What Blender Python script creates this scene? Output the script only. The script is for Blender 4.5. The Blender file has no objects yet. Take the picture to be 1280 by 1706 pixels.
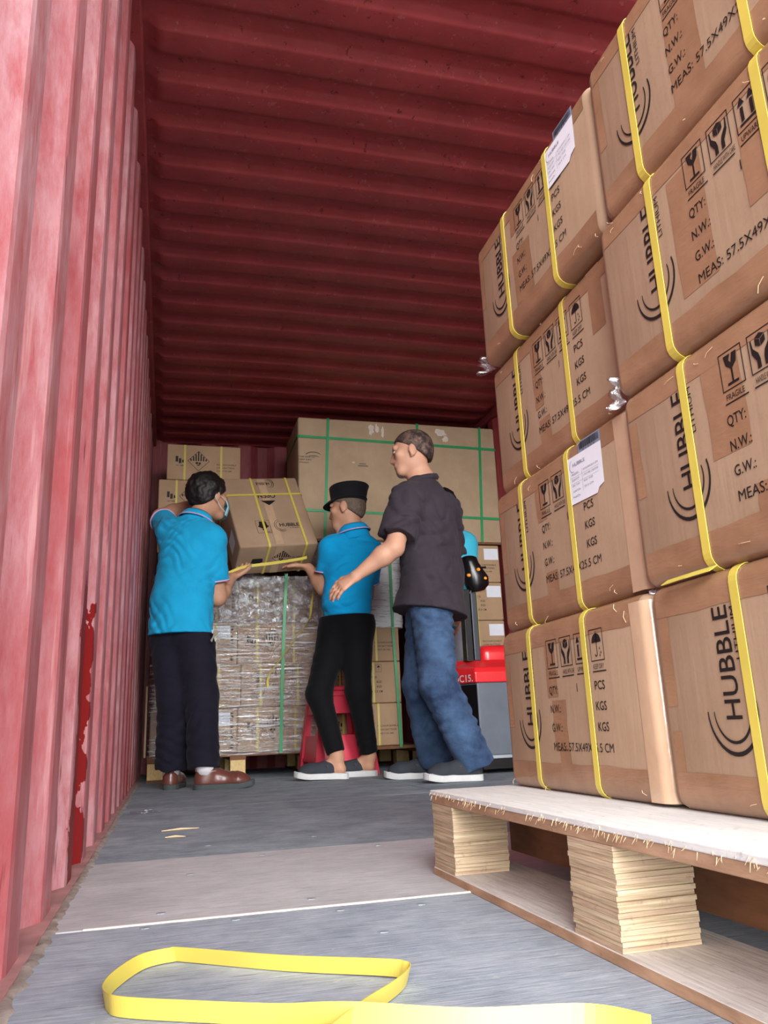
import bpy, bmesh, math, random
import numpy as np
from mathutils import Matrix, Vector

random.seed(7)
rng = np.random.RandomState(11)
scene = bpy.context.scene
C = scene.collection

# ------------------------------------------------------------------ camera
def camera_axes(yaw, pitch, roll):
    fwd = np.array([math.sin(yaw), math.cos(yaw), 0]); right = np.array([math.cos(yaw), -math.sin(yaw), 0]); up = np.array([0, 0, 1.0])
    f2 = fwd * math.cos(pitch) + up * math.sin(pitch); u2 = up * math.cos(pitch) - fwd * math.sin(pitch)
    return right * math.cos(roll) + u2 * math.sin(roll), u2 * math.cos(roll) - right * math.sin(roll), f2

cam_data = bpy.data.cameras.new('camera')
cam = bpy.data.objects.new('camera', cam_data); C.objects.link(cam); scene.camera = cam
cam_data.sensor_fit = 'VERTICAL'; cam_data.sensor_height = 36.0; cam_data.sensor_width = 27.0
cam_data.lens = 1320.6 / 1706 * 36.0
cam_data.clip_start = 0.02
_r, _u, _f = camera_axes(math.radians(15.44), math.radians(15.15), math.radians(-2.35))
cam.matrix_world = Matrix(((_r[0], _u[0], -_f[0], 0), (_r[1], _u[1], -_f[1], 0), (_r[2], _u[2], -_f[2], 0.248), (0, 0, 0, 1)))

# ------------------------------------------------------------------ sky, sun, exposure
world = bpy.data.worlds.new('world'); scene.world = world; world.use_nodes = True
_bg = world.node_tree.nodes['Background']
_bg.inputs['Color'].default_value = (0.84, 0.93, 1.0, 1); _bg.inputs['Strength'].default_value = 1.65
sun_data = bpy.data.lights.new('hazy_sun', 'SUN'); sun_data.energy = 8.5; sun_data.angle = math.radians(60); sun_data.color = (1.0, 0.98, 0.95)
sun = bpy.data.objects.new('hazy_sun', sun_data); C.objects.link(sun)
sun.rotation_euler = Vector((0.12, 1.0, -0.22)).to_track_quat('-Z', 'Y').to_euler()
sun.location = (-2, -6, 4)
scene.view_settings.view_transform = 'Standard'; scene.view_settings.look = 'None'
scene.view_settings.gamma = 1.0; scene.view_settings.use_curve_mapping = False
scene.view_settings.exposure = 0.74

# ------------------------------------------------------------------ helpers
def lin(r, g, b):
    f = lambda c: (c / 255 / 12.92) if c / 255 <= 0.04045 else ((c / 255 + 0.055) / 1.055) ** 2.4
    return (f(r), f(g), f(b), 1.0)

class NT:
    """small wrapper for building node materials"""
    def __init__(s, name):
        s.m = bpy.data.materials.new(name); s.m.use_nodes = True
        s.t = s.m.node_tree; s.b = s.t.nodes['Principled BSDF']; s.out = s.t.nodes['Material Output']
    def n(s, typ, **kw):
        x = s.t.nodes.new(typ)
        for k, v in kw.items():
            setattr(x, k, v)
        return x
    def l(s, a, b): s.t.links.new(a, b)
    def coord(s, scale=(1, 1, 1), rot=(0, 0, 0), kind='Object'):
        tc = s.n('ShaderNodeTexCoord'); mp = s.n('ShaderNodeMapping')
        mp.inputs['Scale'].default_value = scale; mp.inputs['Rotation'].default_value = rot
        s.l(tc.outputs[kind], mp.inputs['Vector']); return mp.outputs['Vector']
    def noise(s, vec, scale, detail=4, rough=0.6, dist=0.0):
        x = s.n('ShaderNodeTexNoise'); x.inputs['Scale'].default_value = scale; x.inputs['Detail'].default_value = detail
        x.inputs['Roughness'].default_value = rough; x.inputs['Distortion'].default_value = dist
        s.l(vec, x.inputs['Vector']); return x.outputs['Fac']
    def ramp(s, fac, lo, hi, c0=(0, 0, 0, 1), c1=(1, 1, 1, 1)):
        x = s.n('ShaderNodeValToRGB'); x.color_ramp.elements[0].position = lo; x.color_ramp.elements[1].position = hi
        x.color_ramp.elements[0].color = c0; x.color_ramp.elements[1].color = c1
        s.l(fac, x.inputs['Fac']); return x.outputs['Color']
    def mix(s, fac, a, b, mode='MIX'):
        x = s.n('ShaderNodeMix'); x.data_type = 'RGBA'; x.blend_type = mode
        for i, v in ((0, fac), (6, a), (7, b)):
            if isinstance(v, (float, int)): x.inputs[i].default_value = v
            elif isinstance(v, tuple): x.inputs[i].default_value = v
            else: s.l(v, x.inputs[i])
        return x.outputs[2]
    def math(s, op, a, b=0.0):
        x = s.n('ShaderNodeMath'); x.operation = op
        for i, v in ((0, a), (1, b)):
            if isinstance(v, (float, int)): x.inputs[i].default_value = v
            else: s.l(v, x.inputs[i])
        return x.outputs[0]
    def bump(s, h, strength=0.3, dist=0.002):
        x = s.n('ShaderNodeBump'); x.inputs['Strength'].default_value = strength; x.inputs['Distance'].default_value = dist
        s.l(h, x.inputs['Height']); s.l(x.outputs['Normal'], s.b.inputs['Normal']); return x.outputs['Normal']
    def col(s, c):
        if isinstance(c, tuple): s.b.inputs['Base Color'].default_value = c
        else: s.l(c, s.b.inputs['Base Color'])
    def rough(s, r): s.b.inputs['Roughness'].default_value = r
    def spec(s, v): s.b.inputs['Specular IOR Level'].default_value = v

def simple(name, rgb, rough=0.6, var=0.12, nscale=12, bscale=0, bstr=0.2, spec=0.4, metal=0.0, coat=0.0, stretch=(1, 1, 1), dark=0.7, bdist=0.002):
    t = NT(name); c = lin(*rgb); v = t.coord(stretch)
    nz = t.noise(v, nscale)
    t.col(t.mix(t.ramp(nz, 0.3, 0.75), tuple(x * (1 - var) * (1 if i == 3 else 1) for i, x in enumerate(c[:3])) + (1,), tuple(min(1, x * (1 + var)) for x in c[:3]) + (1,)))
    t.rough(rough); t.spec(spec); t.b.inputs['Metallic'].default_value = metal; t.b.inputs['Coat Weight'].default_value = coat
    if bscale: t.bump(t.noise(v, bscale, 3), bstr, bdist)
    return t.m

class MB:
    """collects polygons and links them as one mesh object"""
    def __init__(s): s.v = []; s.f = []
    def add(s, vs, fs):
        o = len(s.v); s.v += [tuple(float(c) for c in p) for p in vs]; s.f += [tuple(i + o for i in f) for f in fs]; return s
    def quad(s, a, b, c, d): return s.add([a, b, c, d], [(0, 1, 2, 3)])
    def box(s, x0, x1, y0, y1, z0, z1):
        v = [(x, y, z) for z in (z0, z1) for y in (y0, y1) for x in (x0, x1)]
        return s.add(v, [(0, 2, 3, 1), (4, 5, 7, 6), (0, 1, 5, 4), (2, 6, 7, 3), (0, 4, 6, 2), (1, 3, 7, 5)])
    def tube(s, pts, r, n=8, caps=True):
        pts = [Vector(p) for p in pts]; rs = r if isinstance(r, (list, tuple)) else [r] * len(pts)
        vs = []; fs = []; prev = None
        for i, p in enumerate(pts):
            d = (pts[min(i + 1, len(pts) - 1)] - pts[max(i - 1, 0)]).normalized()
            if prev is None: a = d.orthogonal().normalized()
            else: a = (prev - d * prev.dot(d)).normalized()
            prev = a; b = d.cross(a)
            vs += [p + (a * math.cos(2 * math.pi * k / n) + b * math.sin(2 * math.pi * k / n)) * rs[i] for k in range(n)]
        for i in range(len(pts) - 1):
            fs += [(i * n + k, i * n + (k + 1) % n, (i + 1) * n + (k + 1) % n, (i + 1) * n + k) for k in range(n)]
        if caps: fs += [tuple(reversed(range(n))), tuple(range((len(pts) - 1) * n, len(pts) * n))]
        return s.add(vs, fs)
    def ribbon(s, pts, wdir, width, thick=0.0012, closed=False):
        """flat band along pts; wdir is the across direction (one or one per point)"""
        P = [Vector(p) for p in pts]; n = len(P); W = wdir if isinstance(wdir, list) else [wdir] * n
        vs = []; fs = []
        for i, p in enumerate(P):
            a = P[(i - 1) % n] if closed or i > 0 else P[i]; b = P[(i + 1) % n] if closed or i < n - 1 else P[i]
            w = Vector(W[i]).normalized(); t = (b - a).normalized(); nn = t.cross(w).normalized()
            for q in (p - w * width / 2 - nn * thick / 2, p + w * width / 2 - nn * thick / 2, p + w * width / 2 + nn * thick / 2, p - w * width / 2 + nn * thick / 2):
                vs.append(q)
        m = n if closed else n - 1
        for i in range(m):
            j = (i + 1) % n
            fs += [(i * 4 + k, i * 4 + (k + 1) % 4, j * 4 + (k + 1) % 4, j * 4 + k) for k in range(4)]
        if not closed: fs += [(3, 2, 1, 0), tuple((n - 1) * 4 + k for k in range(4))]
        return s.add(vs, fs)
    def prism(s, outline, z0, z1):
        n = len(outline)
        v = [(x, y, z0) for x, y in outline] + [(x, y, z1) for x, y in outline]
        return s.add(v, [tuple(reversed(range(n))), tuple(range(n, 2 * n))] + [(i, (i + 1) % n, n + (i + 1) % n, n + i) for i in range(n)])
    def mesh(s, name, m=None, smooth=False):
        me = bpy.data.meshes.new(name); me.from_pydata(s.v, [], s.f); me.update()
        if m: me.materials.append(m)
        if smooth: me.polygons.foreach_set('use_smooth', [True] * len(me.polygons))
        return me
    def build(s, name, m, parent=None, smooth=False, bevel=0.0, loc=None):
        me = s.mesh(name, m, smooth)
        if bevel:
            bm = bmesh.new(); bm.from_mesh(me)
            bmesh.ops.bevel(bm, geom=list(bm.edges), offset=bevel, segments=2, affect='EDGES', profile=0.5)
            bm.to_mesh(me); bm.free()
        return link(name, me, parent, loc)

def link(name, me, parent=None, loc=None):
    o = bpy.data.objects.new(name, me); C.objects.link(o)
    if parent is not None: o.parent = parent
    if loc is not None: o.location = loc
    return o
def recalc(me):
    bm = bmesh.new(); bm.from_mesh(me); bmesh.ops.recalc_face_normals(bm, faces=bm.faces); bm.to_mesh(me); bm.free(); return me
def empty(name, loc=(0, 0, 0), rotz=0.0, parent=None):
    o = bpy.data.objects.new(name, None); C.objects.link(o); o.location = loc; o.rotation_euler = (0, 0, rotz); o.empty_display_size = 0.1
    if parent is not None: o.parent = parent
    return o
def tag(o, label, cat, group=None):
    o['label'] = label; o['category'] = cat
    if group: o['group'] = group
    return o
def struct(o, label=None):
    o['kind'] = 'structure'
    if label: o['label'] = label
    return o

def vnoise(p, seed=0):
    """vectorised value noise, p (...,3) -> [-1,1]"""
    i = np.floor(p).astype(np.int64); f = p - i; f = f * f * (3 - 2 * f); out = 0
    for dx in (0, 1):
        for dy in (0, 1):
            for dz in (0, 1):
                h = (i[..., 0] + dx) * 374761393 + (i[..., 1] + dy) * 668265263 + (i[..., 2] + dz) * 2147483647 + seed * 974711
                h = (h ^ (h >> 13)) * 1274126177; h = h ^ (h >> 16)
                r = (h & 0xffff) / 32767.5 - 1
                out = out + r * (f[..., 0] if dx else 1 - f[..., 0]) * (f[..., 1] if dy else 1 - f[..., 1]) * (f[..., 2] if dz else 1 - f[..., 2])
    return out

# text as flat mesh -----------------------------------------------------------
_tc = {}
def text_polys(s, bold=0.0):
    """vertices/faces of a flat text of size 1, left aligned on the baseline, plus its width"""
    key = (s, bold)
    if key in _tc: return _tc[key]
    cu = bpy.data.curves.new('t', 'FONT'); cu.body = s; cu.size = 1.0; cu.resolution_u = 3; cu.offset = bold; cu.fill_mode = 'FRONT'
    o = bpy.data.objects.new('t', cu); C.objects.link(o)
    dg = bpy.context.evaluated_depsgraph_get(); me = bpy.data.meshes.new_from_object(o.evaluated_get(dg))
    v = np.array([tuple(q.co) for q in me.vertices]) if len(me.vertices) else np.zeros((0, 3)); f = [tuple(p.vertices) for p in me.polygons]
    bpy.data.objects.remove(o); bpy.data.curves.remove(cu); bpy.data.meshes.remove(me)
    if len(v): v[:, 0] -= v[:, 0].min()
    _tc[key] = (v, f, v[:, 0].max() if len(v) else 0); return _tc[key]
class Ink:
    """flat print laid out in (u,v) metres of a face"""
    def __init__(s): s.v = []; s.f = []
    def add(s, uv, faces):
        o = len(s.v); s.v += [(float(a), float(b)) for a, b in uv]; s.f += [tuple(i + o for i in q) for q in faces]; return s
    def poly(s, pts): return s.add(pts, [tuple(range(len(pts)))])
    def rect(s, u0, v0, u1, v1): return s.poly([(u0, v0), (u1, v0), (u1, v1), (u0, v1)])
    def frame(s, u0, v0, u1, v1, t):
        return s.rect(u0, v0, u1, v0 + t).rect(u0, v1 - t, u1, v1).rect(u0, v0 + t, u0 + t, v1 - t).rect(u1 - t, v0 + t, u1, v1 - t)
    def text(s, t, u, v, cap, width=None, rot=False, bold=0.012, flip=False):
        vv, ff, w = text_polys(t, bold); k = cap / 0.72; sx = (width / w) if width else k * 0.86
        a = vv[:, 0] * sx; b = vv[:, 1] * k
        if flip: a, b = (width or w * sx) - a, -b
        if rot: a, b = -b, a
        return s.add(np.stack([a + u, b + v], 1), ff)
    def arc(s, cu, cv, r, a0, a1, tmax, n=22, squash=1.0, t0=0.15):
        pts = []
        for side in (0, 1):
            for k in (range(n + 1) if side == 0 else range(n, -1, -1)):
                q = k / n; a = math.radians(a0 + (a1 - a0) * q); th = tmax * (t0 + (1 - t0) * math.sin(math.pi * min(1, q * 0.75 + 0.1)))
                rr = r + (th / 2 if side == 0 else -th / 2); pts.append((cu + rr * math.cos(a), cv + rr * math.sin(a) * squash))
        m = len(pts)
        return s.add(pts, [(i, i + 1, m - 2 - i, m - 1 - i) for i in range(n)])
    def to_mesh(s, name, m, fn):
        me = bpy.data.meshes.new(name); me.from_pydata([fn(a, b) for a, b in s.v], [], s.f); me.update(); me.materials.append(m); return me

# ------------------------------------------------------------------ materials
def paint(name, chalk, patch=False, base=(150, 44, 46), chalkc=(214, 146, 146)):
    t = NT(name)
    v = t.coord((1, 1, 0.35)); vs = t.coord((1, 1, 0.06)); vi = t.coord()
    big = t.noise(v, 2.2, 6, 0.65); fine = t.noise(v, 26, 8, 0.75)
    c = t.mix(t.ramp(t.noise(v, 5, 4), 0.3, 0.7), lin(*base), lin(min(255, base[0] + 22), base[1] + 10, base[2] + 10))
    msk = t.math('MULTIPLY', t.ramp(big, 0.28, 0.60), t.ramp(fine, 0.26, 0.60))
    c = t.mix(t.math('MULTIPLY', msk, chalk), c, lin(*chalkc))
    # vertical scuffs, dark and pale
    c = t.mix(t.math('MULTIPLY', t.ramp(t.noise(vs, 38, 3, 0.7), 0.62, 0.70), 0.35 * min(1, chalk + .3)), c, lin(222, 178, 176))
    c = t.mix(t.math('MULTIPLY', t.ramp(t.noise(vs, 30, 4, 0.75, 0.2), 0.62, 0.68), 0.7), c, lin(66, 14, 24))
    c = t.mix(t.math('MULTIPLY', t.ramp(t.noise(vi, 9, 5, 0.7), 0.70, 0.74), 0.6), c, lin(186, 86, 58))
    if patch:   # a repainted repair: fresh glossy red low on the sheet
        sp = t.n('ShaderNodeSeparateXYZ'); tc = t.n('ShaderNodeTexCoord'); t.l(tc.outputs['Object'], sp.inputs[0])
        wob = t.math('MULTIPLY', t.math('SUBTRACT', t.noise(vi, 14, 4), 0.5), 0.16)
        yy = t.math('ADD', sp.outputs['Y'], wob); zz = t.math('ADD', sp.outputs['Z'], t.math('MULTIPLY', wob, 2.0))
        a = t.math('MULTIPLY', t.math('GREATER_THAN', yy, 1.60), t.math('LESS_THAN', yy, 1.86))
        a = t.math('MULTIPLY', a, t.math('LESS_THAN', zz, 0.52))
        c = t.mix(a, c, lin(128, 26, 26))
    t.col(c); t.rough(0.50); t.spec(0.35)
    t.bump(t.noise(v, 30, 6, 0.7), 0.25, 0.004)
    return t.m

def cardboard(name, rgb=(190, 150, 116)):
    t = NT(name); v = t.coord(); vs = t.coord((14, 14, 1))
    c = lin(*rgb); d = lin(rgb[0] - 14, rgb[1] - 14, rgb[2] - 14)
    k = t.mix(t.ramp(t.noise(v, 7, 5), 0.3, 0.72), d, c)
    k = t.mix(t.math('MULTIPLY', t.ramp(t.noise(vs, 9, 3), 0.35, 0.7), 0.22), k, d)
    k = t.mix(t.math('MULTIPLY', t.ramp(t.noise(v, 220, 2), 0.55, 0.75), 0.18), k, lin(rgb[0] - 45, rgb[1] - 45, rgb[2] - 42))
    t.col(k); t.rough(0.72); t.spec(0.25); t.bump(t.noise(vs, 5, 3), 0.25, 0.002)
    return t.m

def floor_mat(name, a, b, streak, rot=0.35):
    t = NT(name); v = t.coord(); g = t.coord((4, 60, 4), (0, 0, rot)); g2 = t.coord((5, 120, 5), (0, 0, 0.9)); g3 = t.coord((8, 150, 8), (0, 0, -0.5))
    c = t.mix(t.ramp(t.noise(v, 6.0, 8, 0.75), 0.36, 0.64), lin(*a), lin(*b))
    c = t.mix(t.math('MULTIPLY', t.ramp(t.noise(g, 3, 6, 0.7), 0.40, 0.68), 0.55), c, lin(*streak))
    c = t.mix(t.math('MULTIPLY', t.ramp(t.noise(g2, 2.2, 5, 0.7), 0.56, 0.66), 0.55), c, lin(208, 208, 212))
    c = t.mix(t.math('MULTIPLY', t.ramp(t.noise(g3, 1.9, 5, 0.7), 0.55, 0.68), 0.6), c, lin(66, 62, 66))
    c = t.mix(t.math('MULTIPLY', t.ramp(t.noise(v, 60, 3), 0.66, 0.72), 0.5), c, lin(196, 190, 186))
    t.col(c); t.rough(0.62); t.spec(0.3); t.bump(t.noise(g, 6, 5), 0.35, 0.002)
    return t.m

def tape_mat():
    t = NT('packing_tape'); v = t.coord(); vs = t.coord((1, 1, 5), (0.5, 0.2, 0.3))
    t.col(t.mix(t.ramp(t.noise(v, 16, 4), 0.3, 0.7), lin(140, 106, 80), lin(158, 122, 94)))
    t.rough(0.22); t.spec(0.5); t.bump(t.noise(vs, 22, 4, 0.6, 0.6), 0.35, 0.003); return t.m

def film_mat(name, base, streaky, bscale, bstr, white=0.04, bdist=0.01, gr=0.14, w0=0.5, w1=0.66):
    """clear stretch film: mostly see-through, glossy along its pulled wrinkles"""
    t = NT(name); v = t.coord((1.2, 1.2, 14) if streaky else (1, 1, 1), (0, 0.06, 0) if streaky else (0.3, 0.5, 0.2))
    w = t.noise(v, bscale, 6, 0.68, 0.6)
    tr = t.n('ShaderNodeBsdfTransparent'); tr.inputs['Color'].default_value = (0.93, 0.94, 0.95, 1)
    gl = t.n('ShaderNodeBsdfGlossy'); gl.inputs['Roughness'].default_value = gr; gl.inputs['Color'].default_value = (0.95, 0.97, 1, 1)
    df = t.n('ShaderNodeBsdfTranslucent'); df2 = t.n('ShaderNodeBsdfDiffuse'); df2.inputs['Color'].default_value = (0.88, 0.91, 0.93, 1)
    bp = t.n('ShaderNodeBump'); bp.inputs['Strength'].default_value = bstr; bp.inputs['Distance'].default_value = bdist; t.l(w, bp.inputs['Height'])
    t.l(bp.outputs['Normal'], gl.inputs['Normal']); t.l(bp.outputs['Normal'], df2.inputs['Normal'])
    m1 = t.n('ShaderNodeMixShader'); m2 = t.n('ShaderNodeMixShader')
    fac = t.math('ADD', t.math('MULTIPLY', t.ramp(w, 0.45, 0.68), base * 0.8), base * 0.35)
    t.l(fac, m1.inputs[0]); t.l(tr.outputs[0], m1.inputs[1]); t.l(gl.outputs[0], m1.inputs[2])
    t.l(t.math('MULTIPLY', t.ramp(w, w0, w1), white), m2.inputs[0]); t.l(m1.outputs[0], m2.inputs[1]); t.l(df2.outputs[0], m2.inputs[2])  # white diffuse streaks stand in for highlights; on thick film, its own whiteness
    t.l(m2.outputs[0], t.out.inputs['Surface']); return t.m

def cloth(name, rgb, var=0.1, rough=0.85, bscale=160, folds=9, fstr=0.25, dark=None):
    t = NT(name); v = t.coord(); c = lin(*rgb)
    lo = tuple(x * (1 - var) for x in c[:3]) + (1,); hi = tuple(min(1, x * (1 + var)) for x in c[:3]) + (1,)
    k = t.mix(t.ramp(t.noise(v, 8, 4), 0.3, 0.7), lo, hi)
    if dark: k = t.mix(t.ramp(t.noise(v, 5, 5, 0.7), 0.40, 0.66), k, lin(*dark))
    t.col(k); t.rough(rough); t.spec(0.15); t.b.inputs['Sheen Weight'].default_value = 0.05
    h = t.math('ADD', t.math('MULTIPLY', t.noise(v, bscale, 2), 0.10), t.noise(t.coord((1, 1, 2.2)), folds, 3, 0.55, 0.5))
    t.bump(h, fstr, 0.02); return t.m

def skin_mat(name, rgb=(196, 146, 118)):
    t = NT(name); v = t.coord(); c = lin(*rgb)
    t.col(t.mix(t.ramp(t.noise(v, 20, 4), 0.3, 0.7), tuple(x * 0.88 for x in c[:3]) + (1,), c)); t.rough(0.55)
    t.b.inputs['Subsurface Weight'].default_value = 0.08; t.b.inputs['Subsurface Radius'].default_value = (0.012, 0.005, 0.003)
    t.bump(t.noise(v, 120, 3), 0.12, 0.002); return t.m

def strap_mat(name, rgb):
    t = NT(name); v = t.coord(); c = lin(*rgb)
    w = t.n('ShaderNodeTexChecker'); w.inputs['Scale'].default_value = 420; t.l(t.coord((1, 1, 1), (0.7, 0.5, 0.6)), w.inputs['Vector'])
    t.col(t.mix(t.ramp(t.noise(v, 9, 3), 0.3, 0.7), tuple(x * 0.86 for x in c[:3]) + (1,), c)); t.rough(0.38); t.spec(0.5)
    t.bump(w.outputs['Fac'], 0.12, 0.0006); return t.m

def wood_mat(name, a, b, layered=False, rough=0.75):
    t = NT(name); v = t.coord((1, 1, 1)); g = t.coord((3, 3, 90) if layered else (40, 4, 20))
    k = t.mix(t.ramp(t.noise(g, 3, 4, 0.6), 0.34, 0.66), lin(*a), lin(*b))
    k = t.mix(t.math('MULTIPLY', t.ramp(t.noise(v, 70, 4), 0.60, 0.74), 0.45), k, tuple(x * 0.45 for x in lin(*a)[:3]) + (1,))
    t.col(k); t.rough(rough); t.spec(0.2); t.bump(t.noise(g, 5, 4), 0.4, 0.003); return t.m

M = dict(
    wall=paint('wall_paint', 0.9, True, (152, 64, 68), (200, 156, 162)), roof=paint('roof_paint', 0.18, False, (138, 52, 54), (178, 112, 112)),
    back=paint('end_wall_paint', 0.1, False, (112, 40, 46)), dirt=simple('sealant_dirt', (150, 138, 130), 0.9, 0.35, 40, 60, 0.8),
    lip=simple('sill_steel', (172, 128, 126), 0.7, 0.3, 14, 40, 0.5),
    ply_a=floor_mat('weathered_plywood', (142, 153, 166), (180, 189, 200), (110, 122, 136), 0.5),
    ply_b=floor_mat('dusty_plywood', (178, 178, 182), (204, 203, 206), (154, 154, 158), 0.15),
    ply_c=floor_mat('dark_plywood', (122, 135, 145), (168, 180, 188), (90, 102, 113), 0.7),
    caulk=simple('pale_joint', (226, 214, 200), 0.8, 0.1, 60, 60, 0.4),
    card=cardboard('kraft_carton', (170, 144, 120)), card2=cardboard('kraft_carton_far', (186, 156, 126)), card3=cardboard('plain_kraft', (190, 166, 138)),
    tape=tape_mat(), ink=simple('black_ink', (26, 20, 20), 0.6, 0.05, 30), white=simple('label_paper', (226, 230, 240), 0.55, 0.03, 30),
    graylab=simple('label_sleeve', (128, 140, 160), 0.35, 0.05, 30), inkgrey=simple('faded_ink', (92, 80, 72), 0.7, 0.1, 30), labink=simple('label_ink', (120, 120, 140), 0.6, 0.1, 30),
    yellow=strap_mat('yellow_strap', (214, 196, 88)), green=strap_mat('green_strap', (38, 158, 96)),
    film=film_mat('stretch_film', 0.70, True, 5, 1.0, 0.60, 0.012, 0.12, 0.54, 0.62), crumple=film_mat('crumpled_film', 1.2, False, 22, 1.0, 0.45, 0.03, 0.07, 0.54, 0.62), film_thick=film_mat('thick_film', 1.0, True, 7, 0.9, 1.0, 0.012, 0.14, 0.30, 0.46),
    tapefilm=film_mat('loose_tape_end', 0.6, False, 24, 0.6, 0.3),
    wood_top=wood_mat('planed_deck', (208, 208, 206), (224, 224, 222)), wood_edge=wood_mat('board_edge', (156, 124, 98), (186, 152, 124)),
    wood_ply=wood_mat('plywood_layers', (158, 136, 108), (212, 194, 164), True), wood_ply2=wood_mat('plywood_layers_side', (160, 134, 112), (206, 184, 156), True), clear=simple('clear_corner_tape', (190, 160, 132), 0.16, 0.08, 20, 40, 0.3, 0.6, coat=0.4),
    wood_low=wood_mat('low_board', (196, 190, 184), (220, 214, 208)), wood_brown=wood_mat('brown_board', (112, 78, 56), (130, 92, 66)), wood_yel=wood_mat('fresh_pine', (206, 176, 120), (226, 198, 144)),
    splinter=simple('splinters', (226, 196, 158), 0.8, 0.1, 40),
    polo=cloth('polo_cloth', (30, 164, 214), 0.10, fstr=0.2), polo2=cloth('polo_cloth_bright', (14, 160, 222), 0.08, fstr=0.15), polo3=cloth('polo_cloth_pale', (70, 190, 222), 0.08),
    pink=cloth('pink_trim', (214, 170, 200), 0.05, fstr=0.05), tee=cloth('black_tee', (58, 52, 60), 0.12, fstr=0.25), navy=cloth('navy_twill', (28, 27, 40), 0.15, fstr=0.35),
    black=cloth('black_knit', (13, 13, 16), 0.12, fstr=0.15), denim=cloth('washed_denim', (74, 100, 134), 0.18, fstr=0.35, dark=(44, 60, 90)), grey=cloth('grey_trousers', (150, 152, 164), 0.1), cap=cloth('cap_cloth', (24, 23, 27), 0.1, fstr=0.1),
    skin=skin_mat('skin', (198, 148, 120)), skin2=skin_mat('skin_light', (208, 158, 132)), hair=simple('black_hair', (22, 18, 18), 0.55, 0.3, 120, 150, 0.6, stretch=(1, 1, 0.4)),
    mask=simple('face_mask', (150, 206, 222), 0.8, 0.05, 30), eye=simple('eye_white', (214, 206, 200), 0.3, 0.02), iris=simple('iris', (40, 26, 20), 0.3, 0.05),
    leather=simple('brown_leather', (108, 62, 54), 0.32, 0.2, 14, 30, 0.3, 0.55, coat=0.15), sole=simple('grey_rubber', (72, 80, 80), 0.8, 0.15, 20), sock=cloth('white_sock', (224, 224, 230), 0.03), soleblue=simple('blue_heel_rubber', (40, 110, 150), 0.7, 0.1),
    canvas=simple('dark_canvas', (52, 56, 64), 0.85, 0.12, 40, 200, 0.3), solew=simple('white_rubber', (206, 208, 208), 0.6, 0.08, 20), keymetal=simple('key_metal', (120, 112, 100), 0.5, 0.1), rivet=simple('bright_metal', (190, 190, 190), 0.3, 0.05, metal=0.9),
    redplastic=simple('red_plastic', (222, 56, 82), 0.36, 0.08, 6, spec=0.5), truckred=simple('truck_red', (224, 40, 46), 0.28, 0.06, 5, spec=0.5, coat=0.3), truckdark=simple('truck_dark', (48, 52, 60), 0.4, 0.1, 9), truckgrey=simple('truck_grey', (92, 100, 112), 0.42, 0.12, 9, 60, 0.1),
    truckblack=simple('truck_black', (18, 18, 20), 0.25, 0.1, 10, spec=0.5), orange=simple('orange_button', (244, 150, 30), 0.4, 0.04), steel=simple('light_steel', (160, 168, 176), 0.4, 0.1, metal=0.4),
    concrete=simple('concrete', (196, 192, 186), 0.9, 0.12, 3, 40, 0.3),
)
_t = NT('thin_hair'); _v = _t.coord((1, 1, 1))
_t.col(_t.mix(_t.ramp(_t.noise(_v, 24, 6, 0.8), 0.46, 0.68), lin(40, 33, 32), lin(134, 106, 92))); _t.rough(0.7); _t.bump(_t.noise(_v, 160, 3), 0.6, 0.003); M['thinhair'] = _t.m
_t = NT('shaved_hair'); _v = _t.coord()
_t.col(_t.mix(_t.ramp(_t.noise(_v, 60, 4, 0.7), 0.35, 0.65), lin(86, 74, 64), lin(116, 98, 84))); _t.rough(0.75); _t.bump(_t.noise(_v, 240, 2), 0.5, 0.002); M['shaved'] = _t.m

# ------------------------------------------------------------------ the container
XL, XR, YD, YB, HC = -0.160, 2.190, -0.05, 5.85, 2.39
def corrugated(name, axis_pts, place, m):
    """sheet swept from a profile: axis_pts = list of (s, depth); place(s, depth, e) -> xyz for e in 0..1"""
    mb = MB(); n = len(axis_pts); E = (0, 0.5, 1)
    for e in E: mb.v += [place(s, d, e) for s, d in axis_pts]
    for j in range(len(E) - 1): mb.f += [(j * n + i, j * n + i + 1, (j + 1) * n + i + 1, (j + 1) * n + i) for i in range(n - 1)]
    return mb.build(name, m)
def wall_profile(s0, s1, start, pitch=0.278, depth=0.036):
    pts = [(s0, 0.0)]; s = start
    while s < s1 + pitch:
        for ds, d in ((0.0, 0.0), (0.012, -depth * 0.06), (0.064, -depth * 0.95), (0.072, -depth), (0.132, -depth), (0.140, -depth * 0.95), (0.192, -depth * 0.06), (0.204, 0.0)):
            if s0 < s + ds < s1: pts.append((s + ds, d))
        s += pitch
    return pts + [(s1, 0.0)]
struct(corrugated('wall_left', wall_profile(YD, YB, 0.830 - 3 * 0.278), lambda s, d, e: (XL + d, s, e * (HC + 0.06)), M['wall']), 'left corrugated steel wall of the container, chalky red paint')
struct(corrugated('wall_right', wall_profile(YD, YB, 0.830 - 3 * 0.278), lambda s, d, e: (XR - d, s, e * (HC + 0.06)), M['roof']), 'right corrugated steel wall of the container')
struct(corrugated('wall_back', wall_profile(XL - 0.08, XR + 0.08, 0.0), lambda s, d, e: (s, YB - d, e * (HC + 0.06)), M['back']), 'dark corrugated end wall of the container')
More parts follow.
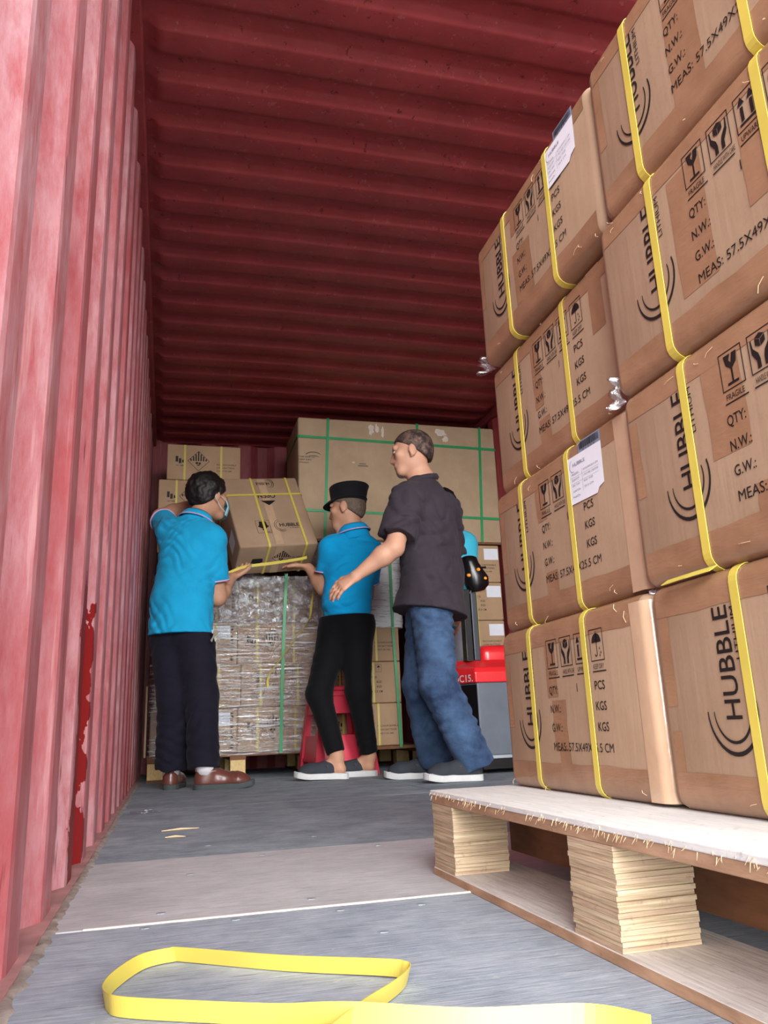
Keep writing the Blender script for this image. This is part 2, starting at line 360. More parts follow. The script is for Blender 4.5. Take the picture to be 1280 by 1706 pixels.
def roof():
    ys = []; y = 2.073 - 0.209 * 11
    prof = ((0.0, 1.0), (0.012, 0.93), (0.034, 0.07), (0.046, 0.0), (0.118, 0.0), (0.130, 0.07), (0.152, 0.93), (0.164, 1.0))
    while y < YB: ys += [(y - 0.023 + a, b) for a, b in prof]; y += 0.209
    ys = [(YD, 1.0)] + [q for q in ys if YD < q[0] < YB] + [(YB, 1.0), (YB + 0.08, 1.0)]
    xs = [XL - 0.05, XL + 0.02, XL + 0.04, XL + 0.06, XL + 0.075, XL + 0.09] + list(np.linspace(XL + 0.3, XR - 0.3, 8)) + [XR - 0.09, XR - 0.06, XR - 0.04, XR + 0.05]
    mb = MB(); n = len(xs)
    for yy, up in ys:
        for x in xs:
            a = min(1, max(0, (min(x - XL, XR - x) - 0.03) / 0.05)); a = a * a * (3 - 2 * a); sag = 0.012 * math.sin(math.pi * min(1, max(0, (x - XL) / (XR - XL))))
            mb.v.append((x, yy, HC + 0.024 * (up * a + (1 - a)) - 0.012 + sag))
    mb.f = [(j * n + i, (j + 1) * n + i, (j + 1) * n + i + 1, j * n + i + 1) for j in range(len(ys) - 1) for i in range(n - 1)]
    o = mb.build('ceiling', M['roof'], smooth=True)
    md = o.modifiers.new('edges', 'EDGE_SPLIT'); md.split_angle = math.radians(50)
    return struct(o, 'dark red roof sheet with transverse ribs')
roof()
for k, x in enumerate((XL + 0.012, XR - 0.012)):
    b = MB().box(x - 0.03, x + 0.012, YD, YB, HC - 0.045, HC + 0.015) if k == 0 else MB().box(x - 0.012, x + 0.03, YD, YB, HC - 0.045, HC + 0.015)
    struct(b.build('trim_%d' % (k + 1), M['roof'], bevel=0.006), 'steel top rail along the ' + ('left' if k == 0 else 'right') + ' wall')
struct(MB().box(XL - 0.06, XL + 0.012, YD, YB, -0.02, 0.004).build('trim_3', M['lip']), 'scuffed steel sill at the foot of the left wall')
def gasket():
    mb = MB(); ys = np.arange(YD, YB, 0.017); n = 5
    for i, y in enumerate(ys):
        w = 0.006 + 0.004 * random.random(); h = 0.002 + 0.003 * random.random(); x = XL + 0.016 + 0.004 * random.uniform(-1, 1)
        mb.v += [(x - w, y, 0.0), (x - w * .6, y, h * .8), (x, y, h), (x + w * .6, y, h * .7), (x + w, y, 0.0)]
    mb.f = [(i * n + k, i * n + k + 1, (i + 1) * n + k + 1, (i + 1) * n + k) for i in range(len(ys) - 1) for k in range(n - 1)]
    return struct(mb.build('trim_4', M['dirt'], smooth=True), 'cracked grey sealant bead between floor and left wall')
gasket()
floor = struct(MB().box(XL - 0.08, XR + 0.08, YD, YB + 0.10, -0.06, -0.022).build('floor', M['lip']), 'container floor of screwed plywood sheets')
sheets = [(-0.05, 1.236, 'ply_a'), (1.241, 1.840, 'ply_b'), (1.844, 3.05, 'ply_c'), (3.054, 4.27, 'ply_c'), (4.274, 5.90, 'ply_c')]
for y0, y1, mm in sheets:
    for x0, x1 in ((XL + 0.010, 1.02), (1.024, XR)):
        o = MB().box(x0, x1, y0, y1, -0.022, 0.0 if mm != 'ply_b' else 0.0006).build('plywood_sheet', M[mm], floor, bevel=0.0012)
def joint_strip():
    mb = MB(); xs = np.linspace(XL + 0.06, 1.0, 50); n = 4
    for x in xs:
        w = 0.0022 + 0.0022 * random.random()
        mb.v += [(x, 1.2385 - w, 0.0002), (x, 1.2385 - w * .5, 0.0022), (x, 1.2385 + w * .5, 0.0022), (x, 1.2385 + w, 0.0002)]
    mb.f = [(i * n + k, (i + 1) * n + k, (i + 1) * n + k + 1, i * n + k + 1) for i in range(len(xs) - 1) for k in range(n - 1)]
    mb.build('joint_strip', M['caulk'], floor)
joint_strip()
_nail = None
for x, y in ((-0.02, 1.215), (0.10, 1.212), (0.245, 1.205), (0.36, 1.19), (0.27, 1.06), (0.0, 1.30), (0.22, 1.30), (0.05, 1.62), (0.2, 1.79), (0.45, 1.79), (0.1, 2.0), (0.35, 2.02)):
    if _nail is None:
        mb = MB(); mb.prism([(0.007 * math.cos(a * math.pi / 4), 0.005 * math.sin(a * math.pi / 4)) for a in range(8)], 0.0, 0.0012); _nail = mb.mesh('nail_head', M['steel'])
    link('nail_head', _nail, floor, (x, y, 0.0003))
struct(MB().box(-14, 16, -26, YD - 0.004, -0.14, -0.03).build('ground', M['concrete']), 'pale concrete yard outside the container door')

# ------------------------------------------------------------------ cartons
def axis_coords(h, r, seg, inner):
    a = [-h + r * (1 - math.cos(math.pi / 2 * k / seg)) for k in range(seg + 1)]
    return a + list(np.linspace(-h + r, h - r, inner + 2)[1:-1]) + [-q for q in reversed(a)]
def rounded_box(hx, hy, hz, r, seg=3, inner=2, bulge=0.0, name='body', m=None, dents=0.0):
    ax = [axis_coords(hx, r, seg, inner), axis_coords(hy, r, seg, inner), axis_coords(hz, r, seg, inner)]; H = (hx, hy, hz)
    idx = {}; V = []; F = []
    def vert(p):
        key = tuple(round(c, 6) for c in p)
        if key not in idx:
            c = [max(-H[i] + r, min(H[i] - r, p[i])) for i in range(3)]; d = [p[i] - c[i] for i in range(3)]; L = math.sqrt(sum(q * q for q in d))
            q = [c[i] + (d[i] / L * r if L > 1e-9 else 0) for i in range(3)]
            if bulge:
                for i in range(3):
                    if abs(abs(p[i]) - H[i]) < 1e-9:
                        j, k = (i + 1) % 3, (i + 2) % 3
                        q[i] += math.copysign(bulge * (1 - (p[j] / H[j]) ** 2) * (1 - (p[k] / H[k]) ** 2), p[i])
            idx[key] = len(V); V.append(q)
        return idx[key]
    for i in range(3):
        j, k = (i + 1) % 3, (i + 2) % 3
        for sgn in (-1, 1):
            A, B = ax[j], ax[k]
            for a in range(len(A) - 1):
                for b in range(len(B) - 1):
                    q = []
                    for aa, bb in ((a, b), (a + 1, b), (a + 1, b + 1), (a, b + 1)):
                        p = [0, 0, 0]; p[i] = sgn * H[i]; p[j] = A[aa]; p[k] = B[bb]; q.append(vert(p))
                    F.append(tuple(q) if sgn > 0 else tuple(reversed(q)))
    mb = MB(); mb.v = [tuple(q) for q in V]; mb.f = F
    return mb.mesh(name, m, True)
def ring_path(ha, hb, r, off, seg=5):
    """rounded rectangle loop (a,b), outward offset off, starting at the middle of side -a going up"""
    pts = [(-ha - off, 0.0)]
    for ca, cb, a0 in ((-ha + r, hb - r, 180), (ha - r, hb - r, 90), (ha - r, -hb + r, 0), (-ha + r, -hb + r, -90)):
        pts += [(ca + (r + off) * math.cos(math.radians(a0 - 90 * k / seg)), cb + (r + off) * math.sin(math.radians(a0 - 90 * k / seg))) for k in range(seg + 1)]
    return pts

# local frame of a carton: x from its printed face (-x) back, y along the face, z up; origin at the middle of its base
BX, BY, BZ = 0.2875, 0.2425, 0.1345
def carton_print(lithium=True):
    k = Ink()
    k.text('HUBBLE', 0.120, 0.103, 0.027, 0.124, rot=True, bold=0.006)
    if lithium: k.text('LITHIUM', 0.133, 0.166, 0.0085, 0.058, rot=True, bold=0.0)
    # swoosh arcs around the first letters
    for r, tk in ((0.041, 0.0042), (0.030, 0.0030)): k.arc(0.104, 0.112, r, 180, 380, tk, squash=1.12, t0=0.12)
    u0 = 0.188; w = 0.038; g = 0.0477
    for q in range(4):
        a = u0 + q * g; b = 0.190; k.frame(a, b, a + w, b + 0.046, 0.0013); k.rect(a + 0.001, b - 0.0155, a + w + 0.001, b - 0.0138)
        k.text(('FRAGILE', 'HANDLE WITH CARE', 'UPWARD', 'KEEP DRY')[q], a + 0.004, b - 0.011, 0.0072, w - 0.008 if q != 1 else w - 0.001, bold=0.0)
    a = u0; c = a + w / 2                                # wine glass
    k.poly([(c - 0.011, 0.231), (c + 0.0005, 0.231), (c - 0.003, 0.224), (c, 0.220), (c + 0.003, 0.231), (c + 0.011, 0.231), (c + 0.0085, 0.219), (c + 0.0012, 0.213), (c - 0.0012, 0.213), (c - 0.0085, 0.219)])
    k.rect(c - 0.0014, 0.198, c + 0.0014, 0.213).rect(c - 0.009, 0.195, c + 0.009, 0.198)
    c += g                                               # hands around a cube
    k.poly([(c, 0.2325), (c + 0.0072, 0.229), (c, 0.2255), (c - 0.0072, 0.229)]).poly([(c - 0.0076, 0.2280), (c - 0.0005, 0.2246), (c - 0.0005, 0.217), (c - 0.0076, 0.2205)]).poly([(c + 0.0076, 0.2280), (c + 0.0005, 0.2246), (c + 0.0005, 0.217), (c + 0.0076, 0.2205)])
    for sg in (-1, 1):
        q = [(c + sg * 0.015, 0.228), (c + sg * 0.0132, 0.229), (c + sg * 0.0118, 0.2185), (c + sg * 0.005, 0.211), (c + sg * 0.003, 0.204), (c + sg * 0.003, 0.194), (c + sg * 0.0085, 0.194), (c + sg * 0.0085, 0.203), (c + sg * 0.0145, 0.213)]
        k.poly(q if sg < 0 else list(reversed(q)))
    c += g                                               # two arrows up
    for d in (-0.0075, 0.0075):
        k.poly([(c + d - 0.0055, 0.222), (c + d + 0.0055, 0.222), (c + d, 0.232)]).rect(c + d - 0.0024, 0.201, c + d + 0.0024, 0.219)
    k.rect(c - 0.013, 0.196, c + 0.013, 0.199)
    c += g                                               # umbrella and drops
    k.poly([(c + 0.013 * math.cos(math.radians(x)), 0.2165 + 0.013 * math.sin(math.radians(x))) for x in range(0, 181, 15)])
    k.rect(c - 0.0008, 0.2165, c + 0.0008, 0.2325).rect(c - 0.0008, 0.200, c + 0.0008, 0.2165).arc(c - 0.0030, 0.200, 0.0030, 180, 360, 0.0016, 8, t0=1)
    for du, dv in ((0.0075, 0.206), (0.0105, 0.200), (0.0075, 0.196)): k.poly([(c + du, dv + 0.0042), (c + du - 0.0016, dv), (c + du + 0.0016, dv)])
    for s, u, v, w in (('QTY:', 0.187, 0.150, 0.030), ('1', 0.279, 0.150, None), ('PCS', 0.333, 0.150, 0.0285), ('N.W.:', 0.186, 0.121, 0.034), ('KGS', 0.331, 0.121, 0.0295), ('G.W.:', 0.186, 0.092, 0.034), ('KGS', 0.331, 0.092, 0.0295), ('MEAS: 57.5X49X25.5 CM', 0.186, 0.063, 0.181)):
        k.text(s, u, v, 0.0128, w, bold=0.0 if s[0] == 'M' else 0.005)
    return k
def face_fn(du=0.0, off=0.0010, hx=BX, hy=BY):   # (u,v) on the -x face: u runs from +y to -y
    return lambda u, v: (-hx - off, hy - (u + du), v)
_print = carton_print()
_print_mesh = _print.to_mesh('printing', M['ink'], face_fn(0))
R_ = 0.019
_carton_body = rounded_box(BX, BY, BZ, R_, 3, 2, 0.0, 'body', M['card'])
_carton_body2 = rounded_box(BX, BY, BZ, 0.026, 4, 2, 0.0, 'body', M['card'])
_strap_path = [(a, 0.0, b + BZ) for a, b in ring_path(BX, BZ, R_, 0.0016)]
_strap_mesh = recalc(MB().ribbon(_strap_path, (0, 1, 0), 0.0135, 0.0010, True).mesh('strap', M['yellow']))
def tape_band(top, reach=0.045, over=0.06, u0=0.0, u1=2 * BY, off=0.0006, r=R_):
    """tape folded over the upper or lower front edge of a carton"""
    sg = 1 if top else -1; z0 = 2 * BZ if top else 0.0
    prof = [(-BX - off, z0 - sg * reach)]
    for k in range(5): a = math.pi / 2 * k / 4; prof.append((-BX + r - (r + off) * math.cos(a), z0 - sg * r + sg * (r + off) * math.sin(a)))
    prof.append((-BX + over, z0 + sg * off)); mb = MB(); ys = np.linspace(BY - u0, BY - u1, 12); n = len(prof)
    for y in ys:
        j = random.uniform(-0.0015, 0.0015); mb.v += [(x, y, z + (j if i == 0 else 0)) for i, (x, z) in enumerate(prof)]
    mb.f = [(i * n + k, i * n + k + 1, (i + 1) * n + k + 1, (i + 1) * n + k) for i in range(len(ys) - 1) for k in range(n - 1)]
    return recalc(mb.mesh('packing_tape', M['tape'], True))
_tape_top = tape_band(True, 0.040, 0.06, 0.0185, 2 * BY - 0.0185); _tape_bot = tape_band(False, 0.044, 0.06, 0.0185, 2 * BY - 0.0185)
def tape_patch(u0, v0, u1, v1, off=0.0005, skew=0.0):
    n = 5; mb = MB(); u0 = max(u0, 0.0195); u1 = max(u1, u0 + 0.018)
    for i in range(n):
        q = i / (n - 1); j = random.uniform(-0.0012, 0.0012)
        mb.v += [(-BX - off, BY - (u0 + skew * q + j), v0 + (v1 - v0) * q), (-BX - off, BY - (u1 + skew * q + j), v0 + (v1 - v0) * q)]
    mb.f = [(2 * i, 2 * i + 1, 2 * i + 3, 2 * i + 2) for i in range(n - 1)]
    return mb.mesh('packing_tape', M['tape'])
def corner_tape(near, r=R_, off=0.0007, v0=0.004, v1=0.258, reach=0.022):
    """tape wrapped round a vertical edge of the carton"""
    sg = -1 if near else 1; pr = [(-BX - off, sg * (BY - r - reach))]
    for k in range(6): a = math.pi / 2 * k / 5; pr.append((-BX + r - (r + off) * math.cos(a), sg * (BY - r + (r + off) * math.sin(a))))
    pr.append((-BX + 0.05, sg * (BY + off))); mb = MB()
    for v in (v0, v1): mb.v += [(x, y, v) for x, y in pr]
    n = len(pr); mb.f = [(k, k + 1, n + k + 1, n + k) for k in range(n - 1)]
    return recalc(mb.mesh('packing_tape', M['clear'], True))
def wisps(points):
    """thin wrinkled slivers of clear film standing off the carton edges"""
    mb = MB()
    for (u, v, du, dv) in points:
        w = 0.0004; a = (-BX - 0.0016, BY - u, v); b = (-BX - 0.0030, BY - u - du * .5 + 0.002, v + dv * .5); c = (-BX - 0.0016, BY - u - du, v + dv)
        mb.ribbon([a, b, c], (0.0, -dv, -du) if abs(dv) + abs(du) else (0, 1, 0), w, 0.0006)
    return mb.mesh('film_wisp', M['splinter'])
def ship_label(parent, u, v, w, h, tilt=0.0, bar=True):
    """paper shipping label with a bar code sleeve above it"""
    o = empty('shipping_label', (-BX - 0.0012, BY - u, v), 0, parent); o.rotation_euler = (tilt, 0, 0)
    f = lambda off: (lambda a, b: (-off, -a, b))
    Ink().poly([(0, 0), (w * .86, 0), (w * .86, h * .10), (w, h * .16), (w, h), (0, h)]).to_mesh('paper', M['white'], f(0.0003))
    link('paper', Ink().poly([(0, 0), (w * .8, 0), (w * .86, h * .10), (w, h * .16), (w, h), (0, h)]).to_mesh('paper', M['white'], f(0.0004)), o)
    k = Ink(); k.text('HUBBLE', w * .17, h * .78, 0.0055, w * .36, bold=0.01).arc(w * .17, h * .80, h * .13, 100, 290, 0.001, 10)
    for i in range(5):
        q = h * (0.60 - i * 0.12); k.text(('MODEL', 'QUANTITY', 'GW / NW', 'CARTON', 'NO.')[i], w * .12, q, 0.0032, w * .22, bold=0.0)
        if i < 4: k.text(('57.5X49X25.5 CM', '1 PCS PER CARTON', 'KGS / KGS', '25.5 CM')[i], w * .46, q, 0.0032, w * (.42 if i < 2 else .26), bold=0.0)
    k.rect(w * .42, h * .2, w * .425, h * .66).rect(w * .08, h * .42, w * .9, h * .424).rect(w * .08, h * .55, w * .9, h * .554)
    link('label_print', k.to_mesh('label_print', M['labink'], f(0.0008)), o)
    if bar:
        link('barcode_sleeve', Ink().rect(w * .36, h * .98, w * 1.0, h * 1.24).to_mesh('barcode_sleeve', M['graylab'], f(0.0002)), o)
        k = Ink(); x = w * .40; rr = random.Random(3)
        while x < w * .96:
            d = rr.choice((0.0008, 0.0016, 0.0024)); k.rect(x, h * 1.06, min(x + d, w * .97), h * 1.21); x += d + rr.choice((0.0008, 0.0012))
        k.text('0 1 2 5 5', w * .5, h * 1.008, 0.003, w * .34, bold=0.0)
        link('barcode', k.to_mesh('barcode', M['ink'], f(0.0008)), o)
    return o
near_stack = []
ZP = 0.1378; ROW = 0.2695
# (row, far y edge, x of printed face, strap offsets u, print shift, rounded corner, tapes, label)
near_cartons = [
    (0, 1.392, 0.600, (0.124, 0.314), 0.000, True, [(0.180, 0.145, 0.215, 0.236), (0.190, 0.062, 0.235, 0.140), (0.205, 0.040, 0.240, 0.066), (0.0, 0.100, 0.018, 0.215)], None, 'bottom far carton of the near stack, four handling symbols facing the aisle'),
    (1, 1.400, 0.615, (0.119, 0.298), 0.006, True, [(0.180, 0.170, 0.214, 0.240), (0.195, 0.028, 0.235, 0.080), (0.0, 0.110, 0.020, 0.225)], (0.300, 0.168, 0.106, 0.076), 'carton with a bar code label, second row up at the stack far end'),
    (2, 1.402, 0.630, (0.122, 0.311), 0.006, False, [(0.184, 0.110, 0.218, 0.236), (0.195, 0.030, 0.235, 0.086), (0.40, 0.150, 0.440, 0.258)], None, 'far carton without a paper label, third row up in the near stack'),
    (3, 1.384, 0.608, (0.144, 0.328), 0.008, False, [(0.176, 0.190, 0.214, 0.236), (0.176, 0.044, 0.250, 0.150), (0.0, 0.120, 0.018, 0.235)], (0.328, 0.178, 0.104, 0.072), 'topmost far carton of the near stack with a white label under the roof'),
    (0, 0.905, 0.600, (0.170, 0.372), 0.032, False, [(0.006, 0.120, 0.040, 0.228), (0.010, 0.02, 0.03, 0.09)], None, 'bottom near carton of the near stack, big sideways lettering at the frame edge'),
    (1, 0.914, 0.602, (0.140, 0.345), 0.020, False, [(0.176, 0.120, 0.240, 0.232), (0.006, 0.118, 0.026, 0.222), (0.235, 0.03, 0.30, 0.075)], None, 'near carton second from the bottom, loose yellow strap tail under it'),
    (2, 0.914, 0.598, (0.134, 0.340), 0.018, False, [(0.172, 0.06, 0.238, 0.225), (0.300, 0.10, 0.330, 0.20)], None, 'near carton third row up, its symbols cut by a second yellow strap'),
    (3, 0.895, 0.600, (0.105, 0.322), 0.003, False, [(0.190, 0.03, 0.250, 0.20), (0.0, 0.110, 0.022, 0.225)], None, 'topmost near carton running out of the frame top'),
]
def place_carton(row, yfar, xface, straps, du, rnd, tapes, lab, label):
    t = empty('carton', (xface + BX, yfar - BY, ZP + row * ROW + 0.0008 * row), random.uniform(-0.004, 0.004))
    tag(t, label, 'box', 'cartons stacked on the near pallet')
    b = link('body', _carton_body, t, (0, 0, BZ)); p = link('printing', _print_mesh, t, (0, -du, 0))
    for s in straps: link('strap', _strap_mesh, t, (0, BY - s, 0))
    link('packing_tape', _tape_top, t); link('packing_tape', _tape_bot, t)
    for q in tapes: link('packing_tape', tape_patch(*q, skew=random.uniform(-0.004, 0.004)), t)
    if rnd: link('packing_tape', corner_tape(True), t)
    ws = [(random.uniform(0.01, 0.47), random.choice((0.012, 0.25)) + random.uniform(-.006, .006), random.uniform(-.02, .02), random.uniform(-.016, .016)) for _ in range(6)]
    link('film_wisp', wisps(ws), t)['kind'] = 'stuff'
    if lab: ship_label(t, lab[0], lab[1], lab[2], lab[3], 0.03)
    near_stack.append(t); return t
for q in near_cartons: place_carton(*q)
# crumpled clear tape sticking out under the top far carton, and the loose strap tail
def crumple_end(parent, loc, sx, sy, sz, seed, name='crumpled_tape'):
    n = 14; mb = MB(); r2 = np.random.RandomState(seed)
    g = [(i / (n - 1), j / (n - 1)) for i in range(n) for j in range(n)]
    for a, b in g:
        z = 0.35 * math.sin(a * 9 + b * 4 + seed) + 0.25 * math.sin(b * 13 - a * 3) + r2.uniform(-.18, .18)
        mb.v.append((z * sx, (a - .5) * sy * (1 - .5 * b), (b - .5) * sz))
    mb.f = [(i * n + j, (i + 1) * n + j, (i + 1) * n + j + 1, i * n + j + 1) for i in range(n - 1) for j in range(n - 1)]
    return mb.build(name, M['tapefilm'], parent, True, loc=loc)
crumple_end(near_stack[3], (-BX + 0.01, BY + 0.012, 0.014), 0.03, 0.05, 0.03, 4)
crumple_end(near_stack[6], (-BX + 0.004, BY + 0.002, 0.012), 0.02, 0.03, 0.045, 9)
crumple_end(near_stack[1], (-BX + 0.01, -BY - 0.004, 0.02), 0.02, 0.03, 0.05, 5)
MB().ribbon([(-BX - 0.004, BY - 0.150, 0.0), (-BX - 0.012, BY - 0.115, -0.002), (-BX - 0.014, BY - 0.07, -0.003)], (1, 0, 0.6), 0.013, 0.001).build('strap_tail', M['yellow'], near_stack[5])

# ------------------------------------------------------------------ near pallet
def near_pallet():
    x0, x1, y0, y1 = 0.458, 1.558, 0.315, 1.415
    t = tag(empty('wooden_pallet', ((x0 + x1) / 2, (y0 + y1) / 2, 0), 0.010), 'pale plywood pallet with layered blocks under the near carton stack', 'pallet')
    cx, cy = (x0 + x1) / 2, (y0 + y1) / 2; X0, X1, Y0, Y1 = x0 - cx, x1 - cx, y0 - cy, y1 - cy
    MB().box(X0, X1, Y0, Y1, 0.1295, 0.137).build('deck_sheet', M['wood_top'], t, bevel=0.0012)
    MB().box(X0 + 0.002, X1 - 0.002, Y0 + 0.002, Y1 - 0.002, 0.116, 0.1295).build('deck_board', M['wood_edge'], t, bevel=0.001)
    def block(bx, by):
        if bx > X0 + 0.1: MB().box(-0.0475, 0.0475, -0.05, 0.05, 0, 0.1032).build('block', M['wood_ply'], t, loc=(bx, by, 0.0125)); return
        o = empty('block', (bx, by, 0.0125), 0, t); n = 19; h = 0.1035 / n
        for k in range(n):
            j = lambda a: random.uniform(-a, a)
            ly = MB().box(-0.0475 + j(.0009), 0.0475 + j(.0009), -0.05 + j(.0012), 0.05 + j(.0012), k * h, (k + 1) * h - 0.0003)
            ly.build('layer', M['wood_ply'] if k % 3 or k == 9 else M['wood_ply2'], o)
    for bx in (X0 + 0.0495, 0.0, X1 - 0.0495):
        for by in (Y0 + 0.052, 0.005, Y1 - 0.052): block(bx, by)
    for bx in (X0 + 0.0695, 0.0, X1 - 0.0695):
        MB().box(bx - 0.0695, bx + 0.0695, Y0, Y1, 0.0, 0.0122).build('bottom_board', M['wood_low'], t, bevel=0.001)
        MB().box(bx - 0.0705, bx - 0.0697, Y0 + .002, Y1 - .002, 0.0008, 0.0116).build('board_edge', M['wood_edge'], t)
    MB().box(X0 + 0.142, X0 + 0.148, Y0 + 0.01, Y1 - 0.01, 0.030, 0.1158).build('inner_board', M['wood_brown'], t)
    mb = MB()                                                     # torn fibres along the front deck edge
    for k in range(150):
        y = random.uniform(Y0, Y1); L = random.uniform(0.002, 0.010); s = random.uniform(0.0003, 0.0008)
        a = (X0 - 0.0003, y, random.uniform(0.128, 0.135)); b = (X0 - 0.0012 - L * .25, y + random.uniform(-.004, .004), a[2] - L * .8)
        mb.tube([a, b], [s, s * .3], 3, False)
    o = mb.build('splintered_edge', M['splinter'], t); o['kind'] = 'stuff'
    return t
near_pallet()
# strap lying on the foreground floor (stands on its edge)
def smooth_path(pts, n=8):
    P = [np.array(p, float) for p in pts]; out = []
    for i in range(len(P) - 1):
        p0, p1, p2, p3 = P[max(i - 1, 0)], P[i], P[i + 1], P[min(i + 2, len(P) - 1)]
        for k in range(n):
            t = k / n; out.append(tuple(0.5 * ((2 * p1) + (-p0 + p2) * t + (2 * p0 - 5 * p1 + 4 * p2 - p3) * t * t + (-p0 + 3 * p1 - 3 * p2 + p3) * t ** 3)))
    return out + [tuple(P[-1])]
def floor_strap():
    h = 0.0168; z = h / 2 + 0.0008
    a = smooth_path([(0.075, 0.640, z), (0.115, 0.690, z), (0.170, 0.762, z), (0.205, 0.800, z), (0.228, 0.828, z), (0.2405, 0.850, z), (0.2395, 0.862, z + .001), (0.222, 0.880, z + .001), (0.13, 0.940, z), (0.03, 1.018, z), (0.012, 1.026, z), (-0.018, 1.010, z), (-0.042, 0.955, z), (-0.0505, 0.910, z), (-0.046, 0.880, z), (-0.030, 0.858, z), (0.03, 0.822, z), (0.10, 0.785, z), (0.158, 0.752, z + .004), (0.25, 0.712, z), (0.345, 0.684, z), (0.38, 0.640, z)], 8)
    W = []
    for i in range(len(a)): q = i / len(a); W.append((0.35 * math.sin(q * 9), 0.25 * math.cos(q * 7), 1.0))
    o = MB().ribbon(a, W, h, 0.0009).build('yellow_strap', M['yellow'])
    recalc(o.data); tag(o, 'loose yellow plastic strap looped on the foreground floor', 'strap')
floor_strap()
for k, (x, y, L, an, lb) in enumerate(((0.045, 2.36, 0.10, 0.15, 'long thin wood splinter on the dark floor sheet'), (0.03, 2.20, 0.05, -0.1, 'short thin wood splinter near the pale floor sheet'))):
    mb = MB(); c, s = math.cos(an), math.sin(an)
    mb.tube([(-L / 2 * c, -L / 2 * s, 0.002), (0, 0.003, 0.0035), (L / 2 * c, L / 2 * s, 0.002)], [0.0012, 0.0028, 0.0008], 5)
    tag(mb.build('wood_splinter', M['splinter'], loc=(x, y, 0)), lb, 'debris', 'splinters on the floor')
mb = MB(); r2 = random.Random(5)
for i in range(9):
    for j in range(3): mb.v.append((-0.05 + i * 0.0125, -0.012 + j * 0.012 + r2.uniform(-.004, .004), 0.001 + (0.007 + r2.uniform(-.003, .005)) * (1 if j == 1 else .25)))
mb.f = [(i * 3 + j, (i + 1) * 3 + j, (i + 1) * 3 + j + 1, i * 3 + j + 1) for i in range(8) for j in range(2)]
tag(mb.build('film_scrap', M['tapefilm'], loc=(-0.06, 2.93, 0)), 'scrap of crumpled film by the foot of the left wall', 'debris')

# ------------------------------------------------------------------ freight at the back
FW, FD, FH = 0.484, 0.575, 0.248
_fbody = rounded_box(FW / 2, FD / 2, FH / 2, 0.008, 2, 1, 0.0, 'body', M['card2'])
_fstrap = recalc(MB().ribbon([(0.0, a, b + FH / 2) for a, b in ring_path(FD / 2, FH / 2, 0.008, 0.0014, 3)], (1, 0, 0), 0.013, 0.001, True).mesh('strap', M['yellow']))
def hazard_ink(k, c, v, s):
    """hazard diamond with striped upper half"""
    for q in range(4):
        a0, a1 = math.pi / 2 * q, math.pi / 2 * (q + 1); t = 0.94
        k.poly([(c + s * math.cos(a0), v + s * math.sin(a0)), (c + s * math.cos(a1), v + s * math.sin(a1)), (c + s * t * math.cos(a1), v + s * t * math.sin(a1)), (c + s * t * math.cos(a0), v + s * t * math.sin(a0))])
    for q in range(-3, 4):
        x = q * s * 0.23; k.poly([(c + x - s * .065, v), (c + x + s * .065, v), (c + x + s * .065, v + s * .90 - abs(x)), (c + x - s * .065, v + s * .90 - abs(x))])
    k.rect(c - s * .26, v - s * .30, c - s * .04, v - s * .10).rect(c + s * .02, v - s * .34, c + s * .2, v - s * .12).rect(c - s * .14, v - s * .46, c + s * .10, v - s * .36)
def fprint_b():
    k = Ink(); k.rect(0.055, 0.125, 0.072, 0.165).rect(0.076, 0.115, 0.092, 0.150).rect(0.098, 0.120, 0.112, 0.140).text('UN 3480', 0.058, 0.095, 0.009, 0.05)
    hazard_ink(k, 0.205, 0.135, 0.072)
    for i, w in enumerate((0.13, 0.12, 0.10)): k.text(('RECHARGEABLE', 'LI-ION BATTERIES', 'CLASS 9 UN 3480')[i], 0.325, 0.110 - i * 0.022, 0.011, w, bold=0.0)
    return k
def fprint_a():
    k = Ink(); k.text('HUBBLE', 0.112, 0.090, 0.024, 0.115, rot=True, bold=0.018)
    for r, tk in ((0.039, 0.004), (0.028, 0.003)): k.arc(0.098, 0.100, r, 180, 380, tk, squash=1.12)
    for q in range(4):
        a = 0.185 + q * 0.047; k.frame(a, 0.185, a + 0.037, 0.230, 0.0015)
        c = a + 0.0185
        if q == 0: k.poly([(c - .01, .226), (c + .01, .226), (c + .001, .208), (c - .001, .208)]).rect(c - .0015, .194, c + .0015, .208).rect(c - .008, .190, c + .008, .194)
        elif q == 1: k.rect(c - .007, .212, c + .007, .226).rect(c - .011, .19, c - .004, .206).rect(c + .004, .19, c + .011, .206)
        elif q == 2: k.rect(c - .009, .192, c - .004, .224).rect(c + .004, .192, c + .009, .224)
        else: k.rect(c - .001, .192, c + .001, .215).poly([(c - .012, .213), (c + .012, .213), (c, .226)])
    for s, u, v, w in (('QTY:', .185, .148, .03), ('1 PCS', .28, .148, .05), ('N.W.:', .185, .12, .034), ('KGS', .33, .12, .03), ('G.W.:', .185, .092, .034), ('KGS', .33, .092, .03), ('MEAS: 57.5X49X25.5 CM', .185, .063, .18)): k.text(s, u, v, 0.0125, w)
    return k
ffn = lambda u, v: (u - FW / 2, -FD / 2 - 0.0010, v)
_fa = fprint_a().to_mesh('printing', M['ink'], ffn); _fb = fprint_b().to_mesh('printing', M['ink'], ffn)
def flab(w=0.10, h=0.075):
    k = Ink().rect(0, 0, w, h); return k.to_mesh('paper_label', M['white'], lambda u, v: (u, -FD / 2 - 0.0016, v))
_flab = flab()
_fbar = Ink()
for _i in range(11): _fbar.rect(0, 0.02 + _i * 0.0195, 0.016, 0.02 + _i * 0.0195 + (0.008 if _i % 3 else 0.013))
_fbar = _fbar.to_mesh('barcode', M['ink'], lambda u, v: (u, -FD / 2 - 0.0012, v))
